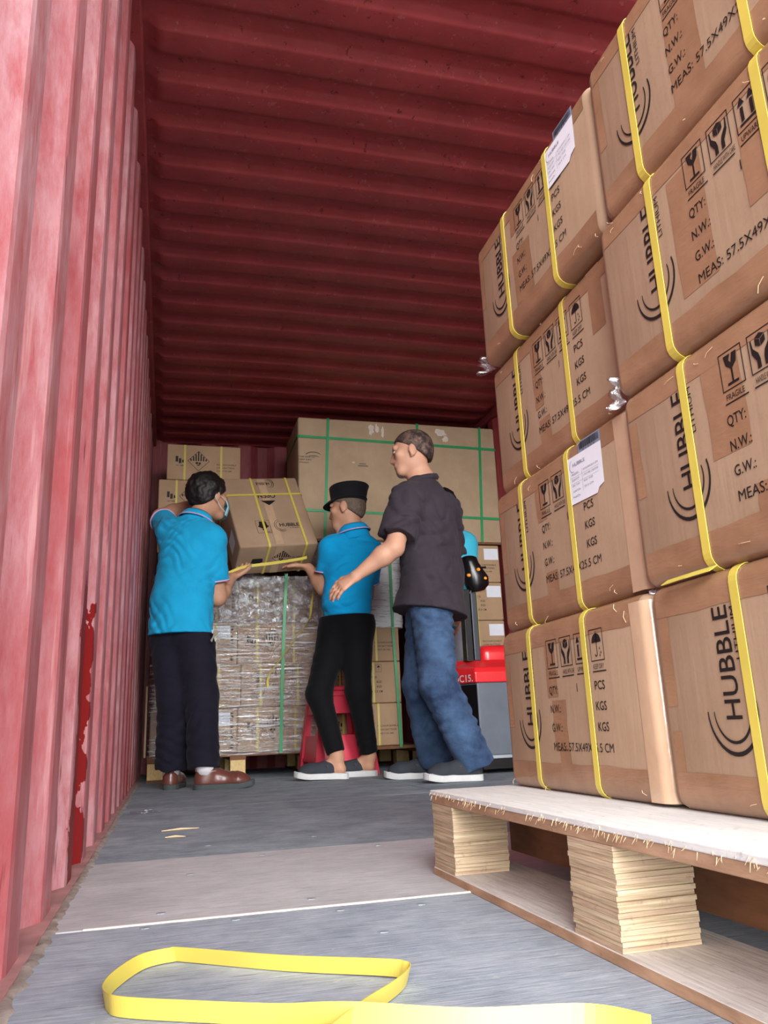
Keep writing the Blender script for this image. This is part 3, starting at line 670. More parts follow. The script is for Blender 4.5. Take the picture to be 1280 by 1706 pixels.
def freight(x0, y0, z0, kind, straps, label, group, lab=None, bar=None, rot=0.0):
    t = tag(empty('carton', (x0 + FW / 2, y0 + FD / 2, z0), rot), label, 'box', group)
    link('body', _fbody, t, (0, 0, FH / 2))
    if kind: link('printing', _fa if kind == 'a' else _fb, t)
    for s in straps: link('strap', _fstrap, t, (s - FW / 2, 0, 0))
    if lab: link('paper_label', _flab, t, (lab[0] - FW / 2, 0, lab[1]))
    if bar is not None: link('barcode', _fbar, t, (bar - FW / 2, 0, 0))
    return t
rows = ('bottom row', 'second row up', 'third row up', 'fourth row up', 'fifth row up')
YF = 4.800
G1 = 'film wrapped cartons on the back left pallet'
for r in range(4):
    sh = (0.0, 0.018, -0.004, 0.0)[r]; z = 0.139 + r * 0.250
    k1, k2 = (('b', 'b'), ('a', 'a'), ('b', 'b'), ('b', 'b'))[r]
    freight(-0.092 + sh, YF, z, k1, (0.13, 0.36), rows[r] + ' left carton of the film wrapped load behind the man in brown shoes', G1, (0.345, 0.15) if r != 1 else None, 0.448 if r != 1 else None)
    freight(0.396 + sh, YF, z, k2, (0.115, 0.335), rows[r] + ' right carton of the film wrapped load, by the green strap', G1)
G2 = 'cartons on the back right pallet'
for r in range(5):
    z = 0.139 + r * 0.250
    freight(0.905, YF, z, 'a' if r % 2 else 'b', (0.335, 0.115) if r % 2 == 0 else (0.31, 0.10), rows[r] + ' carton on the back right pallet, beside the red stool and the jeans', G2)
    freight(1.625, YF, z, 'a' if r == 3 else 'b', (0.30, 0.12), rows[r] + ' carton behind the pallet truck and its black handle', G2, (0.375, 0.150), None)
G3 = 'cartons piled in the back left corner'
for r in range(4):
    t = freight((-0.075, -0.095, -0.098, -0.050)[r], 5.20, 1.139 + r * 0.250, 'b', (0.115, 0.355), ('lowest corner carton above the wrapped load, hidden by the man at left', 'second corner carton above the wrapped load, at the left man shoulder', 'corner carton just under the topmost one, left of the man head', 'topmost corner carton under the roof with a striped hazard diamond')[r], G3, rot=0.0)
def back_pallet(x0, x1, label):
    t = tag(empty('wooden_pallet', ((x0 + x1) / 2, YF + 0.50, 0)), label, 'pallet', 'pallets at the back'); w = (x1 - x0) / 2
    for k in range(7):
        y = -0.50 + k * 0.1583; MB().box(-w, w, y, y + 0.10 if k < 6 else 0.5, 0.118, 0.137).build('deck_board', M['wood_brown'], t)
    for bx in (-w + 0.045, 0.0, w - 0.045):
        MB().box(bx - 0.045, bx + 0.045, -0.50, 0.50, 0.098, 0.118).build('stringer_board', M['wood_brown'], t)
        for by in (-0.455, 0.0, 0.455): MB().box(bx - 0.043, bx + 0.043, by - 0.045, by + 0.045, 0.012, 0.098).build('block', M['wood_yel'], t, bevel=0.002)
        MB().box(bx - 0.045, bx + 0.045, -0.50, 0.50, 0.0, 0.012).build('bottom_board', M['wood_brown'], t)
back_pallet(-0.100, 0.900, 'back left pallet with yellow pine blocks by the brown shoes')
back_pallet(0.905, 2.120, 'back right pallet in shadow behind the red stool')
# stretch film around the left load: displaced sheet following left, front and right sides
def wrap_sheet(x0, x1, yf, yb, z0, z1, amp, fx, fz, step=0.012, seed=1, r=0.03, stretch=(3, 3, 40), front_only=False):
    path = []
    if not front_only: path += [(x0, y) for y in np.arange(yb, yf + r, -0.03)]
    path += [(x0 + r - r * math.cos(a), yf + r - r * math.sin(a)) for a in np.linspace(0, math.pi / 2, 5)]
    path += [(x, yf) for x in np.arange(x0 + r + step, x1 - r, step)]
    path += [(x1 - r + r * math.sin(a), yf + r - r * math.cos(a)) for a in np.linspace(0, math.pi / 2, 5)]
    if not front_only: path += [(x1, y) for y in np.arange(yf + r, yb, 0.03)]
    path = np.array(path); zs = np.arange(z0, z1 + 1e-6, step * 0.8); n = len(path)
    d = np.gradient(path, axis=0); nr = np.stack([d[:, 1], -d[:, 0]], 1); nr /= np.linalg.norm(nr, axis=1)[:, None] + 1e-9
    X = path[None, :, 0] + zs[:, None] * 0; Y = path[None, :, 1] + zs[:, None] * 0; Z = zs[:, None] + 0 * X
    P = np.stack([X, Y, Z], -1)
    q = P * np.array(stretch); q[..., 2] += P[..., 0] * 2.0
    nz = vnoise(q, seed) * 0.6 + vnoise(q * 2.3, seed + 5) * 0.4
    P[..., :2] += nr[None] * (nz * amp)[..., None]
    mb = MB(); mb.v = [tuple(p) for p in P.reshape(-1, 3)]
    mb.f = [(j * n + i, j * n + i + 1, (j + 1) * n + i + 1, (j + 1) * n + i) for j in range(len(zs) - 1) for i in range(n - 1)]
    return mb
t = tag(empty('stretch_film', (0.395, YF + 0.3, 0)), 'clear stretch film wound round the back left carton load', 'film')
o = wrap_sheet(-0.104, 0.903, YF - 0.012, YF + 0.45, 0.125, 0.905, 0.0035, 1, 1, 0.012, 2).build('film_wrap', M['film'], t, True); o.location = (-0.395, -YF - 0.3, 0)
o = wrap_sheet(-0.108, 0.905, YF - 0.022, YF + 0.45, 0.88, 1.165, 0.011, 1, 1, 0.008, 3, 0.05, (26, 26, 34)).build('crumpled_film', M['crumple'], t, True); o.location = (-0.395, -YF - 0.3, 0)
def film_top():
    n, m = 70, 40; mb = MB(); X = np.linspace(-0.10, 0.90, n); Y = np.linspace(YF - 0.02, YF + 0.44, m)
    for x in X:
        for y in Y:
            mb.v.append((x - 0.395, y - YF - 0.3, 1.152))
    P = np.array(mb.v); P[:, 2] += 0.012 + 0.014 * vnoise(P * np.array((22, 22, 1)), 8); mb.v = [tuple(p) for p in P]
    mb.f = [(i * m + j, (i + 1) * m + j, (i + 1) * m + j + 1, i * m + j + 1) for i in range(n - 1) for j in range(m - 1)]
    mb.build('film_top', M['crumple'], t, True)
film_top()
t = tag(empty('stretch_film', (1.15, YF + 0.3, 0)), 'thick whitish stretch film round the upper cartons beside the black shirt', 'film')
o = wrap_sheet(0.895, 1.425, YF - 0.016, YF + 0.35, 0.845, 1.392, 0.006, 1, 1, 0.010, 6, 0.04, (8, 8, 26)).build('film_wrap', M['film_thick'], t, True); o.location = (-1.15, -YF - 0.3, 0)
def flat_strap(pts, wdir, w, m, name, label, cat='strap', group=None, thick=0.0012):
    o = MB().ribbon(smooth_path(pts, 6), wdir, w, thick).build(name, m); recalc(o.data); return tag(o, label, cat, group)
flat_strap([(0.685, YF + 0.2, 1.182), (0.682, YF - 0.01, 1.182), (0.680, YF - 0.036, 1.15), (0.672, YF - 0.036, 1.0), (0.655, YF - 0.026, 0.6), (0.642, YF - 0.024, 0.126)], (1, 0, 0), 0.018, M['green'], 'green_strap', 'green plastic strap down the front of the film wrapped load', group='green straps on the back loads')
flat_strap([(1.345, YF - 0.026, 1.39), (1.345, YF - 0.026, 0.9), (1.350, YF - 0.010, 0.82), (1.362, YF - 0.008, 0.5), (1.372, YF - 0.008, 0.126)], (1, 0, 0), 0.018, M['green'], 'green_strap', 'green plastic strap on the cartons between the walking men', group='green straps on the back loads')
for yb, xx in ((-0.112, -0.114),):
    tag(MB().box(-0.118, -0.108, YF - 0.035, YF - 0.022, 0.135, 0.52).add([], []).build('edge_protector', M['card3']), 'narrow cardboard corner strip on the wrapped load at the left wall', 'corner strip')
# slip board and the tall strapped carton on top of the right load
tag(MB().box(0.86, 2.14, YF - 0.01, YF + 0.64, 1.392, 1.408).build('slip_board', M['wood_brown'], bevel=0.002), 'thin brown board under the tall green strapped carton', 'board')
def tall_carton():
    x0, x1, z0, z1, d = 0.782, 2.182, 1.412, 2.262, 0.54; hx, hz, hy = (x1 - x0) / 2, (z1 - z0) / 2, d / 2
    t = tag(empty('tall_carton', ((x0 + x1) / 2, YF + hy + 0.09, z0)), 'big plain carton bound with green straps on top of the back right load', 'box')
    link('body', rounded_box(hx, hy, hz, 0.014, 3, 3, 0.004, 'body', M['card3']), t, (0, 0, hz))
    for x in (-0.515, 0.11, 0.57):
        recalc(MB().ribbon([(x + 0.02 * (b / hz), a, b + hz) for a, b in ring_path(hy, hz, 0.012, 0.0055)], (1, 0, 0), 0.018, 0.0012, True).build('strap', M['green'], t).data)
    for z in (0.700, 0.195):
        recalc(MB().ribbon([(a, b, z - 0.012 * a / hx) for a, b in ring_path(hx, hy, 0.012, 0.0058)], (0, 0, 1), 0.018, 0.0012, True).build('strap', M['green'], t).data)
    def torn(cx, cz, w, h, seed, mat='caulk'):
        q = random.Random(seed); n = 16; out = []
        for k in range(n): a = 2 * math.pi * k / n; rr = q.uniform(0.55, 1.0); out.append((cx + w * rr * math.cos(a), cz + h * rr * math.sin(a)))
        mb = MB(); c = len(out); mb.v = [(a, -hy - 0.0052, b) for a, b in out] + [(cx, -hy - 0.0085, cz)]; mb.f = [(k, (k + 1) % c, c) for k in range(c)]
        mb.build('torn_patch', M[mat], t)
    for a in ((-0.20, 0.785, 0.025, 0.05, 1), (-0.16, 0.795, 0.016, 0.04, 2), (-0.12, 0.775, 0.014, 0.05, 3), (0.30, 0.792, 0.050, 0.040, 4), (0.33, 0.745, 0.026, 0.028, 5), (-0.33, 0.545, 0.012, 0.007, 6)): torn(*a)
    k = Ink()
    for i in range(3): k.text(('THIS SIDE UP', 'KEEP DRY', 'UPWARD')[i], -0.72 + hx + 0.02, 0.565 - i * 0.02, 0.010, 0.11 - i * .02, bold=0.0)
    k.arc(0.10, 0.58, 0.05, 20, 170, 0.008, 12, squash=.5).arc(0.10, 0.555, 0.05, 40, 130, 0.006, 12, squash=.5).rect(0.40, 0.52, 0.47, 0.526).rect(0.41, 0.535, 0.455, 0.54)
    link('faded_print', k.to_mesh('faded_print', M['inkgrey'], lambda u, v: (u - hx, -hy - 0.0055, v)), t)
    return t
tall_carton()

# ------------------------------------------------------------------ carton being lifted
def lifted():
    bl, br, tl = np.array((0.373, 4.450, 1.263)), np.array((0.839, 4.520, 1.313)), np.array((0.301, 4.720, 1.756))
    u = (br - bl) / np.linalg.norm(br - bl); v = tl - bl; v = v - u * (v @ u); v /= np.linalg.norm(v); w = np.cross(v, u)   # w points away from the viewer
    w = w if w[1] > 0 else -w
    W, L, D = 0.474, 0.566, 0.250
    o = empty('carton'); o.matrix_world = Matrix(((u[0], w[0], v[0], bl[0]), (u[1], w[1], v[1], bl[1]), (u[2], w[2], v[2], bl[2]), (0, 0, 0, 1)))
    tag(o, 'tilted carton with yellow straps being lifted by the two men in blue', 'box')
    link('body', rounded_box(W / 2, D / 2, L / 2, 0.012, 3, 2, 0.003, 'body', M['card']), o, (W / 2, D / 2, L / 2))
    for x in (0.175, 0.40):
        recalc(MB().ribbon([(x, a + D / 2, b + L / 2) for a, b in ring_path(D / 2, L / 2, 0.012, 0.0042)], (1, 0, 0), 0.013, 0.001, True).build('strap', M['yellow'], o).data)
    recalc(MB().ribbon([(a + W / 2, b + D / 2, 0.415) for a, b in ring_path(W / 2, D / 2, 0.012, 0.0046)], (0, 0, 1), 0.013, 0.001, True).build('strap', M['yellow'], o).data)
    # front print: upside down maker name and OPEN arrow, carrier mark and maker name
    k = Ink(); k.text('HUBBLE', 0.200, 0.520, 0.022, 0.085, flip=True, bold=0.015).arc(0.270, 0.510, 0.034, -80, 80, 0.003).arc(0.270, 0.510, 0.044, -70, 75, 0.003)
    k.text('OPEN', 0.190, 0.420, 0.036, 0.110, flip=True, bold=0.02).poly([(0.200, 0.362), (0.245, 0.322), (0.295, 0.362)])
    k.frame(0.128, 0.098, 0.212, 0.200, 0.0014).poly([(0.150, 0.190), (0.190, 0.190), (0.195, 0.160), (0.205, 0.152), (0.185, 0.135), (0.160, 0.135), (0.135, 0.152), (0.146, 0.160)]).rect(0.160, 0.122, 0.182, 0.132).text('LI-ION', 0.166, 0.104, 0.008, 0.036, bold=0)
    k.text('HUBBLE', 0.270, 0.145, 0.026, 0.120, bold=0.018).text('LITHIUM', 0.33, 0.128, 0.008, 0.055, bold=0)
    for r in (0.044, 0.034): k.arc(0.282, 0.155, r, 110, 300, 0.0035, squash=1.1)
    link('printing', k.to_mesh('printing', M['ink'], lambda a, b: (a, -0.0042, b)), o)
    # underside print
    k = Ink(); k.poly([(0.09, 0.13), (0.15, 0.13), (0.155, 0.10), (0.12, 0.075), (0.085, 0.10)]); hazard_ink(k, 0.265, 0.13, 0.06); k.text('UN 3480 CLASS 9', 0.33, 0.12, 0.012, 0.1, bold=0)
    link('printing', k.to_mesh('printing', M['ink'], lambda a, b: (a, 0.235 - b, -0.0042)), o)
    MB().quad((0.215, -0.0039, 0.004), (0.262, -0.0039, 0.004), (0.262, -0.0039, 0.55), (0.215, -0.0039, 0.55)).build('packing_tape', M['clear'], o)
    MB().quad((0.215, 0.004, -0.0038), (0.262, 0.004, -0.0038), (0.262, 0.24, -0.0038), (0.215, 0.24, -0.0038)).build('packing_tape', M['clear'], o)
    MB().quad((-0.0040, 0.05, 0.08), (-0.0040, 0.16, 0.08), (-0.0040, 0.16, 0.19), (-0.0040, 0.05, 0.19)).build('paper_label', M['white'], o)
    MB().quad((-0.0042, 0.02, 0.08), (-0.0042, 0.05, 0.08), (-0.0042, 0.05, 0.19), (-0.0042, 0.02, 0.19)).build('label_sleeve', M['graylab'], o)
lifted()
flat_strap([(0.30, 4.372, 1.098), (0.34, 4.366, 1.115), (0.40, 4.362, 1.135), (0.56, 4.372, 1.160), (0.70, 4.405, 1.190), (0.75, 4.42, 1.205)], (0.0, -0.3, 1.0), 0.016, M['yellow'], 'yellow_strap', 'yellow strap pulled tight between the hands of the two lifting men')
flat_strap([(0.80, 4.50, 1.03), (0.790, 4.52, 0.95), (0.785, 4.56, 0.875), (0.76, 4.62, 0.83), (0.66, 4.70, 0.69), (0.575, 4.765, 0.57), (0.567, 4.77, 0.50)], (0.8, 0.2, 0.5), 0.015, M['yellow'], 'yellow_strap', 'slack yellow strap hanging diagonally across the film wrapped load')

# ------------------------------------------------------------------ red stool
def stool():
    t = tag(empty('plastic_stool', (0.935, 4.585, 0), 0.10), 'red plastic stool behind the walking man in the black cap', 'stool')
    b, tp, H = 0.185, 0.130, 0.470
    def side(q, z): return b + (tp - b) * z / H
    def panel(name, z0, z1, inset, a0=-1.0, a1=1.0, th=0.010):
        for k in range(4):
            mb = MB(); c, s = math.cos(k * math.pi / 2), math.sin(k * math.pi / 2)
            P = []
            for z in (z0, z1):
                w = side(0, z) - inset
                for a in (a0, a1):
                    for d in (0, th): P.append((a * w, -(w + 0.0) + d, z))
            P = [(c * x - s * y, s * x + c * y, z) for x, y, z in P]
            mb.add(P, [(0, 2, 6, 4), (1, 5, 7, 3), (0, 1, 3, 2), (4, 6, 7, 5), (0, 4, 5, 1), (2, 3, 7, 6)]); mb.build(name, M['redplastic'], t, bevel=0.002)
    for k in range(4):                                              # four splayed corner legs with an L section
        sx, sy = ((-1, -1), (1, -1), (1, 1), (-1, 1))[k]; mb = MB(); n = 6; lw = 0.052; th = 0.012
        for z in np.linspace(0, H - 0.03, 6):
            w = side(0, z); L = lw - 0.012 * z / H
            mb.v += [(sx * w, sy * w, z), (sx * (w - L), sy * w, z), (sx * (w - L), sy * (w - th), z), (sx * (w - th), sy * (w - th), z), (sx * (w - th), sy * (w - L), z), (sx * w, sy * (w - L), z)]
        for i in range(5): mb.f += [(i * n + j, i * n + (j + 1) % n, (i + 1) * n + (j + 1) % n, (i + 1) * n + j) for j in range(n)]
        mb.f += [tuple(range(n)), tuple(range(5 * n, 6 * n))]
        o = mb.build('leg', M['redplastic'], t); recalc(o.data)
    panel('apron', 0.330, 0.452, 0.004)
    panel('side_panel', 0.085, 0.215, 0.010, -0.76, 0.76)
    panel('panel_rib', 0.075, 0.095, 0.004, -0.78, 0.78, 0.016)
    link('seat', rounded_box(tp + 0.008, tp + 0.008, 0.014, 0.012, 3, 2, 0.0, 'seat', M['redplastic']), t, (0, 0, H - 0.004))
    panel('seat_rim', 0.425, 0.448, -0.006, -1.0, 1.0, 0.012)
stool()

# ------------------------------------------------------------------ electric pallet truck
def truck():
    t = tag(empty('pallet_truck', (1.72, 4.02, 0)), 'red and grey electric pallet truck beside the near carton stack', 'pallet truck')
    foot = [(-0.185, -0.12), (0.30, -0.12), (0.30, 0.20), (-0.285, 0.20), (-0.285, 0.10)]
    MB().prism([(x * .96, y) for x, y in foot], 0.022, 0.075).build('chassis', M['truckblack'], t)
    MB().prism(foot, 0.085, 0.452).build('body', M['truckgrey'], t, bevel=0.008)
    MB().prism([(-0.190, -0.128), (0.305, -0.128), (0.305, -0.10), (-0.20, -0.10)], 0.072, 0.088).build('bottom_strip', M['steel'], t, bevel=0.002)
    mb = MB(); mb.add([(-0.1885, -0.122, 0.09), (-0.2885, 0.0985, 0.09), (-0.2885, 0.0985, 0.44), (-0.1885, -0.122, 0.44)], [(0, 3, 2, 1)]).build('side_cover', M['truckblack'], t)
    # red cowl: sloped top
    top = MB(); ring0 = [(-0.195, -0.130), (0.31, -0.130), (0.31, 0.21), (-0.300, 0.21), (-0.300, 0.10)]; ring1 = [(-0.19, -0.118), (0.31, -0.118), (0.31, 0.20), (-0.292, 0.20), (-0.292, 0.10)]; ring2 = [(-0.15, -0.02), (0.31, -0.02), (0.31, 0.20), (-0.26, 0.20), (-0.26, 0.11)]
    n = 5
    for ring, z in ((ring0, 0.448), (ring0, 0.500), (ring1, 0.525), (ring2, 0.572)): top.v += [(x, y, z) for x, y in ring]
    for j in range(3): top.f += [(j * n + i, j * n + (i + 1) % n, (j + 1) * n + (i + 1) % n, (j + 1) * n + i) for i in range(n)]
    top.f += [tuple(reversed(range(n))), tuple(range(3 * n, 4 * n))]
    top.build('cowl', M['truckred'], t, bevel=0.006)
    link('cowl_hump', rounded_box(0.16, 0.10, 0.065, 0.05, 5, 1, 0.0, 'cowl_hump', M['truckred']), t, (0.055, 0.10, 0.590))
    # model lettering on the slanted side
    d = np.array((-0.105, 0.230)); L = np.linalg.norm(d); d /= L; nrm = np.array((-d[1], d[0]))
    if nrm[0] > 0: nrm = -nrm
    k = Ink().text('OC15.', 0.095, 0.0, 0.036, 0.140, bold=0.012)
    k2 = Ink(); k2.v = k.v; k2.f = k.f
    p0 = np.array((-0.300, 0.10)) + nrm * 0.0020
    link('lettering', k2.to_mesh('lettering', M['solew'], lambda a, b: (p0[0] - d[0] * a, p0[1] - d[1] * a, 0.456 + b)), t)
    # tiller
    mb = MB(); mb.box(-0.195, -0.155, -0.03, 0.03, 0.565, 0.95); mb.build('mast', M['truckblack'], t, bevel=0.004)
    MB().box(-0.150, -0.118, -0.035, 0.025, 0.565, 0.93).build('tiller_arm', M['truckdark'], t, bevel=0.005)
    MB().tube([(-0.1525, -0.04, 0.57), (-0.1525, -0.04, 0.94)], 0.0025, 6).build('cable', M['truckgrey'], t)
    head = empty('handle', (-0.125, -0.02, 1.02), 0, t)
    def head_shell():
        rings = []; 
        for z, w, dd, ox in ((-0.085, 0.020, 0.025, 0.0), (-0.075, 0.048, 0.04, 0.012), (-0.045, 0.072, 0.048, 0.018), (0.0, 0.076, 0.052, 0.014), (0.04, 0.060, 0.05, 0.0), (0.075, 0.050, 0.045, -0.012), (0.105, 0.046, 0.04, -0.018), (0.112, 0.030, 0.03, -0.018)):
            rings.append([(ox + w * math.cos(a) * (1 if abs(math.cos(a)) < .8 else .95), dd * math.sin(a), z) for a in np.linspace(0, 2 * math.pi, 20, endpoint=False)])
        mb = MB(); n = 20
        for r in rings: mb.v += r
        for j in range(len(rings) - 1): mb.f += [(j * n + i, j * n + (i + 1) % n, (j + 1) * n + (i + 1) % n, (j + 1) * n + i) for i in range(n)]
        mb.f += [tuple(reversed(range(n))), tuple(range((len(rings) - 1) * n, len(rings) * n))]
        mb.build('grip_shell', M['truckblack'], head, True)
    head_shell()
    for x, z, y in ((0.012, 0.030, -0.053), (0.052, -0.015, -0.040), (-0.040, 0.0, -0.040)):
        mb = MB(); n = 12; mb.v = [(0.012 * math.cos(2 * math.pi * k / n) * (1 - .3 * j), -0.006 * j, 0.010 * math.sin(2 * math.pi * k / n) * (1 - .3 * j)) for j in range(2) for k in range(n)]
        mb.f = [(k, (k + 1) % n, n + (k + 1) % n, n + k) for k in range(n)] + [tuple(range(n, 2 * n))]
        o = mb.build('button', M['orange'], head, loc=(x, y, z)); recalc(o.data)
    MB().tube([(0.045, 0.0, 0.05), (0.075, -0.01, 0.052)], 0.006, 8).build('thumb_lever', M['truckblack'], head)
    for x in (-0.16, 0.16):
        mb = MB(); n = 20; mb.v = [(0.03 * s, 0.035 * math.cos(2 * math.pi * k / n) + 0.04, 0.036 + 0.035 * math.sin(2 * math.pi * k / n)) for s in (-1, 1) for k in range(n)]
        mb.f = [(k, (k + 1) % n, n + (k + 1) % n, n + k) for k in range(n)] + [tuple(reversed(range(n))), tuple(range(n, 2 * n))]
        mb.build('wheel', M['truckblack'], t, loc=(x, 0, 0))
    for x in (0.06, 0.235):
        MB().box(x - 0.055, x + 0.055, 0.20, 0.72, 0.04, 0.085).build('fork', M['truckblack'], t, bevel=0.006)
truck()

# ------------------------------------------------------------------ people: smooth implicit surfaces turned into meshes
def A3(p): return np.array(p, dtype=np.float32)
def unit(v): v = np.array(v, float); return v / (np.linalg.norm(v) + 1e-12)
class Sdf:
    def __init__(s): s.p = []; s.cuts = []; s.disp = None
    def cap(s, a, b, ra, rb, k=0.03, cuts=()): s.p.append(('c', A3(a), A3(b), ra, rb, k, cuts)); return s
    def ell(s, c, axes, rad, k=0.03, cuts=()): s.p.append(('e', A3(c), np.array([unit(x) for x in axes], dtype=np.float32), A3(rad), k, cuts)); return s
    def loft(s, a, b, side, A, B, k=0.04, cuts=(), cap_r=None):
        """elliptical tube from a to b; side = wide axis, A/B = (start,end) half widths along side / across"""
        a, b = A3(a), A3(b); e = unit(b - a); r = unit(np.array(side) - e * np.dot(side, e)); f = np.cross(e, r)
        s.p.append(('l', a, b, A3(e), A3(r), A3(f), A, B, k, cuts, cap_r)); return s
    def bounds(s):
        lo = np.full(3, 9e9); hi = -lo
        for q in s.p:
            if q[0] == 'c': pts = [(q[1], q[3]), (q[2], q[4])]
            elif q[0] == 'e': pts = [(q[1], float(q[3].max()))]
            else: pts = [(q[1], max(q[6][0], q[7][0])), (q[2], max(q[6][1], q[7][1]))]
            for c, r in pts: lo = np.minimum(lo, c - r); hi = np.maximum(hi, c + r)
        return lo - 0.03, hi + 0.03
    def __call__(s, P):
        D = None
        for q in s.p:
            if q[0] == 'c':
                ab = q[2] - q[1]; v = P - q[1]; t = np.clip((v @ ab) / max(float(ab @ ab), 1e-9), 0, 1)
                d = np.sqrt(((v - t[:, None] * ab) ** 2).sum(1)) - (q[3] + t * (q[4] - q[3])); k, cuts = q[5], q[6]
            elif q[0] == 'e':
                v = (P - q[1]) @ q[2].T; k0 = np.sqrt(((v / q[3]) ** 2).sum(1)); k1 = np.sqrt(((v / q[3] ** 2) ** 2).sum(1)) + 1e-6
                d = k0 * (k0 - 1) / k1; d = np.where(k0 < 0.05, -float(q[3].min()), d); k, cuts = q[4], q[5]
            else:
                _, a, b, e, r, f, AA, BB, k, cuts, cr = q
                ab = b - a; v = P - a; t = np.clip((v @ ab) / float(ab @ ab), 0, 1); w = v - t[:, None] * ab
                A = AA[0] + t * (AA[1] - AA[0]); B = BB[0] + t * (BB[1] - BB[0]); Cc = cr if cr else np.minimum(A, B)
                x, y, z = w @ r, w @ f, w @ e
                k0 = np.sqrt((x / A) ** 2 + (y / B) ** 2 + (z / Cc) ** 2); k1 = np.sqrt((x / A ** 2) ** 2 + (y / B ** 2) ** 2 + (z / Cc ** 2) ** 2) + 1e-6
                d = k0 * (k0 - 1) / k1; d = np.where(k0 < 0.05, -np.minimum(A, B), d)
            for pt, n in cuts: d = np.maximum(d, (P - A3(pt)) @ A3(unit(n)))
            if D is None: D = d
            else:
                h = np.clip(0.5 + 0.5 * (D - d) / k, 0, 1); D = D * (1 - h) + d * h - k * h * (1 - h)
        if s.disp is not None: D = D + s.disp(P)
        for pt, n in s.cuts: D = np.maximum(D, (P - A3(pt)) @ A3(unit(n)))
        return D.astype(np.float32)
def polygonise(fn, lo, hi, h):
    B = 8; nb = np.ceil((np.array(hi) - lo) / (h * B)).astype(int) + 1; N = nb * B + 1; lo = np.array(lo, dtype=np.float32)
    gc = np.stack(np.meshgrid(*[np.arange(n) for n in nb], indexing='ij'), -1).reshape(-1, 3)
    cd = np.concatenate([fn(q) for q in np.array_split((lo + (gc + 0.5) * B * h).astype(np.float32), max(1, len(gc) // 100000))])
    act = np.abs(cd) < B * h * 0.87 * 1.7 + 0.012
    G = np.repeat(np.repeat(np.repeat(np.sign(cd).reshape(nb), B, 0), B, 1), B, 2).astype(np.float32); G = np.pad(G, ((0, 1),) * 3, mode='edge')
    loc = np.stack(np.meshgrid(*[np.arange(B + 1)] * 3, indexing='ij'), -1).reshape(-1, 3); ag = gc[act]
    for ch in np.array_split(ag, max(1, len(ag) // 200)):
        idx = (ch[:, None, :] * B + loc[None]).reshape(-1, 3)
        G[idx[:, 0], idx[:, 1], idx[:, 2]] = fn((lo + idx * h).astype(np.float32))
    S = G < 0; n = np.array(G.shape) - 1
    cnt = np.zeros(n, np.uint8); off = [(i, j, k) for i in (0, 1) for j in (0, 1) for k in (0, 1)]
    for i, j, k in off: cnt += S[i:n[0] + i, j:n[1] + j, k:n[2] + k]
    cells = np.argwhere((cnt > 0) & (cnt < 8)); im = np.full(n, -1, np.int32); im[tuple(cells.T)] = np.arange(len(cells))
    val = {o: G[cells[:, 0] + o[0], cells[:, 1] + o[1], cells[:, 2] + o[2]] for o in off}
    acc = np.zeros((len(cells), 3)); c = np.zeros(len(cells))
    for a in off:
        for ax in range(3):
            if a[ax] == 0:
                b = list(a); b[ax] = 1; b = tuple(b); va, vb = val[a], val[b]; m = (va < 0) != (vb < 0)
                t = np.where(m, va / np.where(np.abs(va - vb) < 1e-9, 1, va - vb), 0); p = np.tile(np.array(a, float), (len(cells), 1)); p[:, ax] = t
                acc[m] += p[m]; c[m] += 1
    V = lo + (cells + acc / c[:, None]) * h
    Q = []
    for ax in range(3):
        j, k = (ax + 1) % 3, (ax + 2) % 3
        sl0 = [slice(1, None)] * 3; sl1 = [slice(1, None)] * 3; sl0[ax] = slice(0, -1); sl1[ax] = slice(1, None)
        s0 = S[:-1, :-1, :-1] if False else None
        a = [slice(None)] * 3; b = [slice(None)] * 3; a[ax] = slice(0, -1); b[ax] = slice(1, None)
        for q in (j, k): a[q] = slice(1, -1); b[q] = slice(1, -1)
        A_, B_ = S[tuple(a)], S[tuple(b)]; e = np.argwhere(A_ != B_); inside = A_[tuple(e.T)]
        e = e.copy(); e[:, j] += 1; e[:, k] += 1
        def cell(dj, dk): q = e.copy(); q[:, j] += dj; q[:, k] += dk; return im[tuple(q.T)]
        qd = np.stack([cell(-1, -1), cell(0, -1), cell(0, 0), cell(-1, 0)], 1); qd[~inside] = qd[~inside][:, ::-1]
        Q.append(qd)
    Q = np.concatenate(Q); Q = Q[(Q >= 0).all(1)]
    return V, Q
def np_mesh(name, V, Q, m, smooth=True):
    me = bpy.data.meshes.new(name); me.vertices.add(len(V)); me.vertices.foreach_set('co', np.asarray(V, np.float32).ravel())
    me.loops.add(len(Q) * 4); me.loops.foreach_set('vertex_index', np.asarray(Q, np.int32).ravel())
    me.polygons.add(len(Q)); me.polygons.foreach_set('loop_start', np.arange(0, len(Q) * 4, 4, dtype=np.int32)); me.polygons.foreach_set('loop_total', np.full(len(Q), 4, np.int32))
    me.update(calc_edges=True); me.validate(); me.materials.append(m)
    if smooth: me.polygons.foreach_set('use_smooth', np.ones(len(Q), bool))
    return me
def sdf_obj(name, s, h, m, base, parent=None):
    lo, hi = s.bounds(); V, Q = polygonise(s, lo, hi, h); o = link(name, np_mesh(name, V - np.array(base), Q, m), parent)
    return o
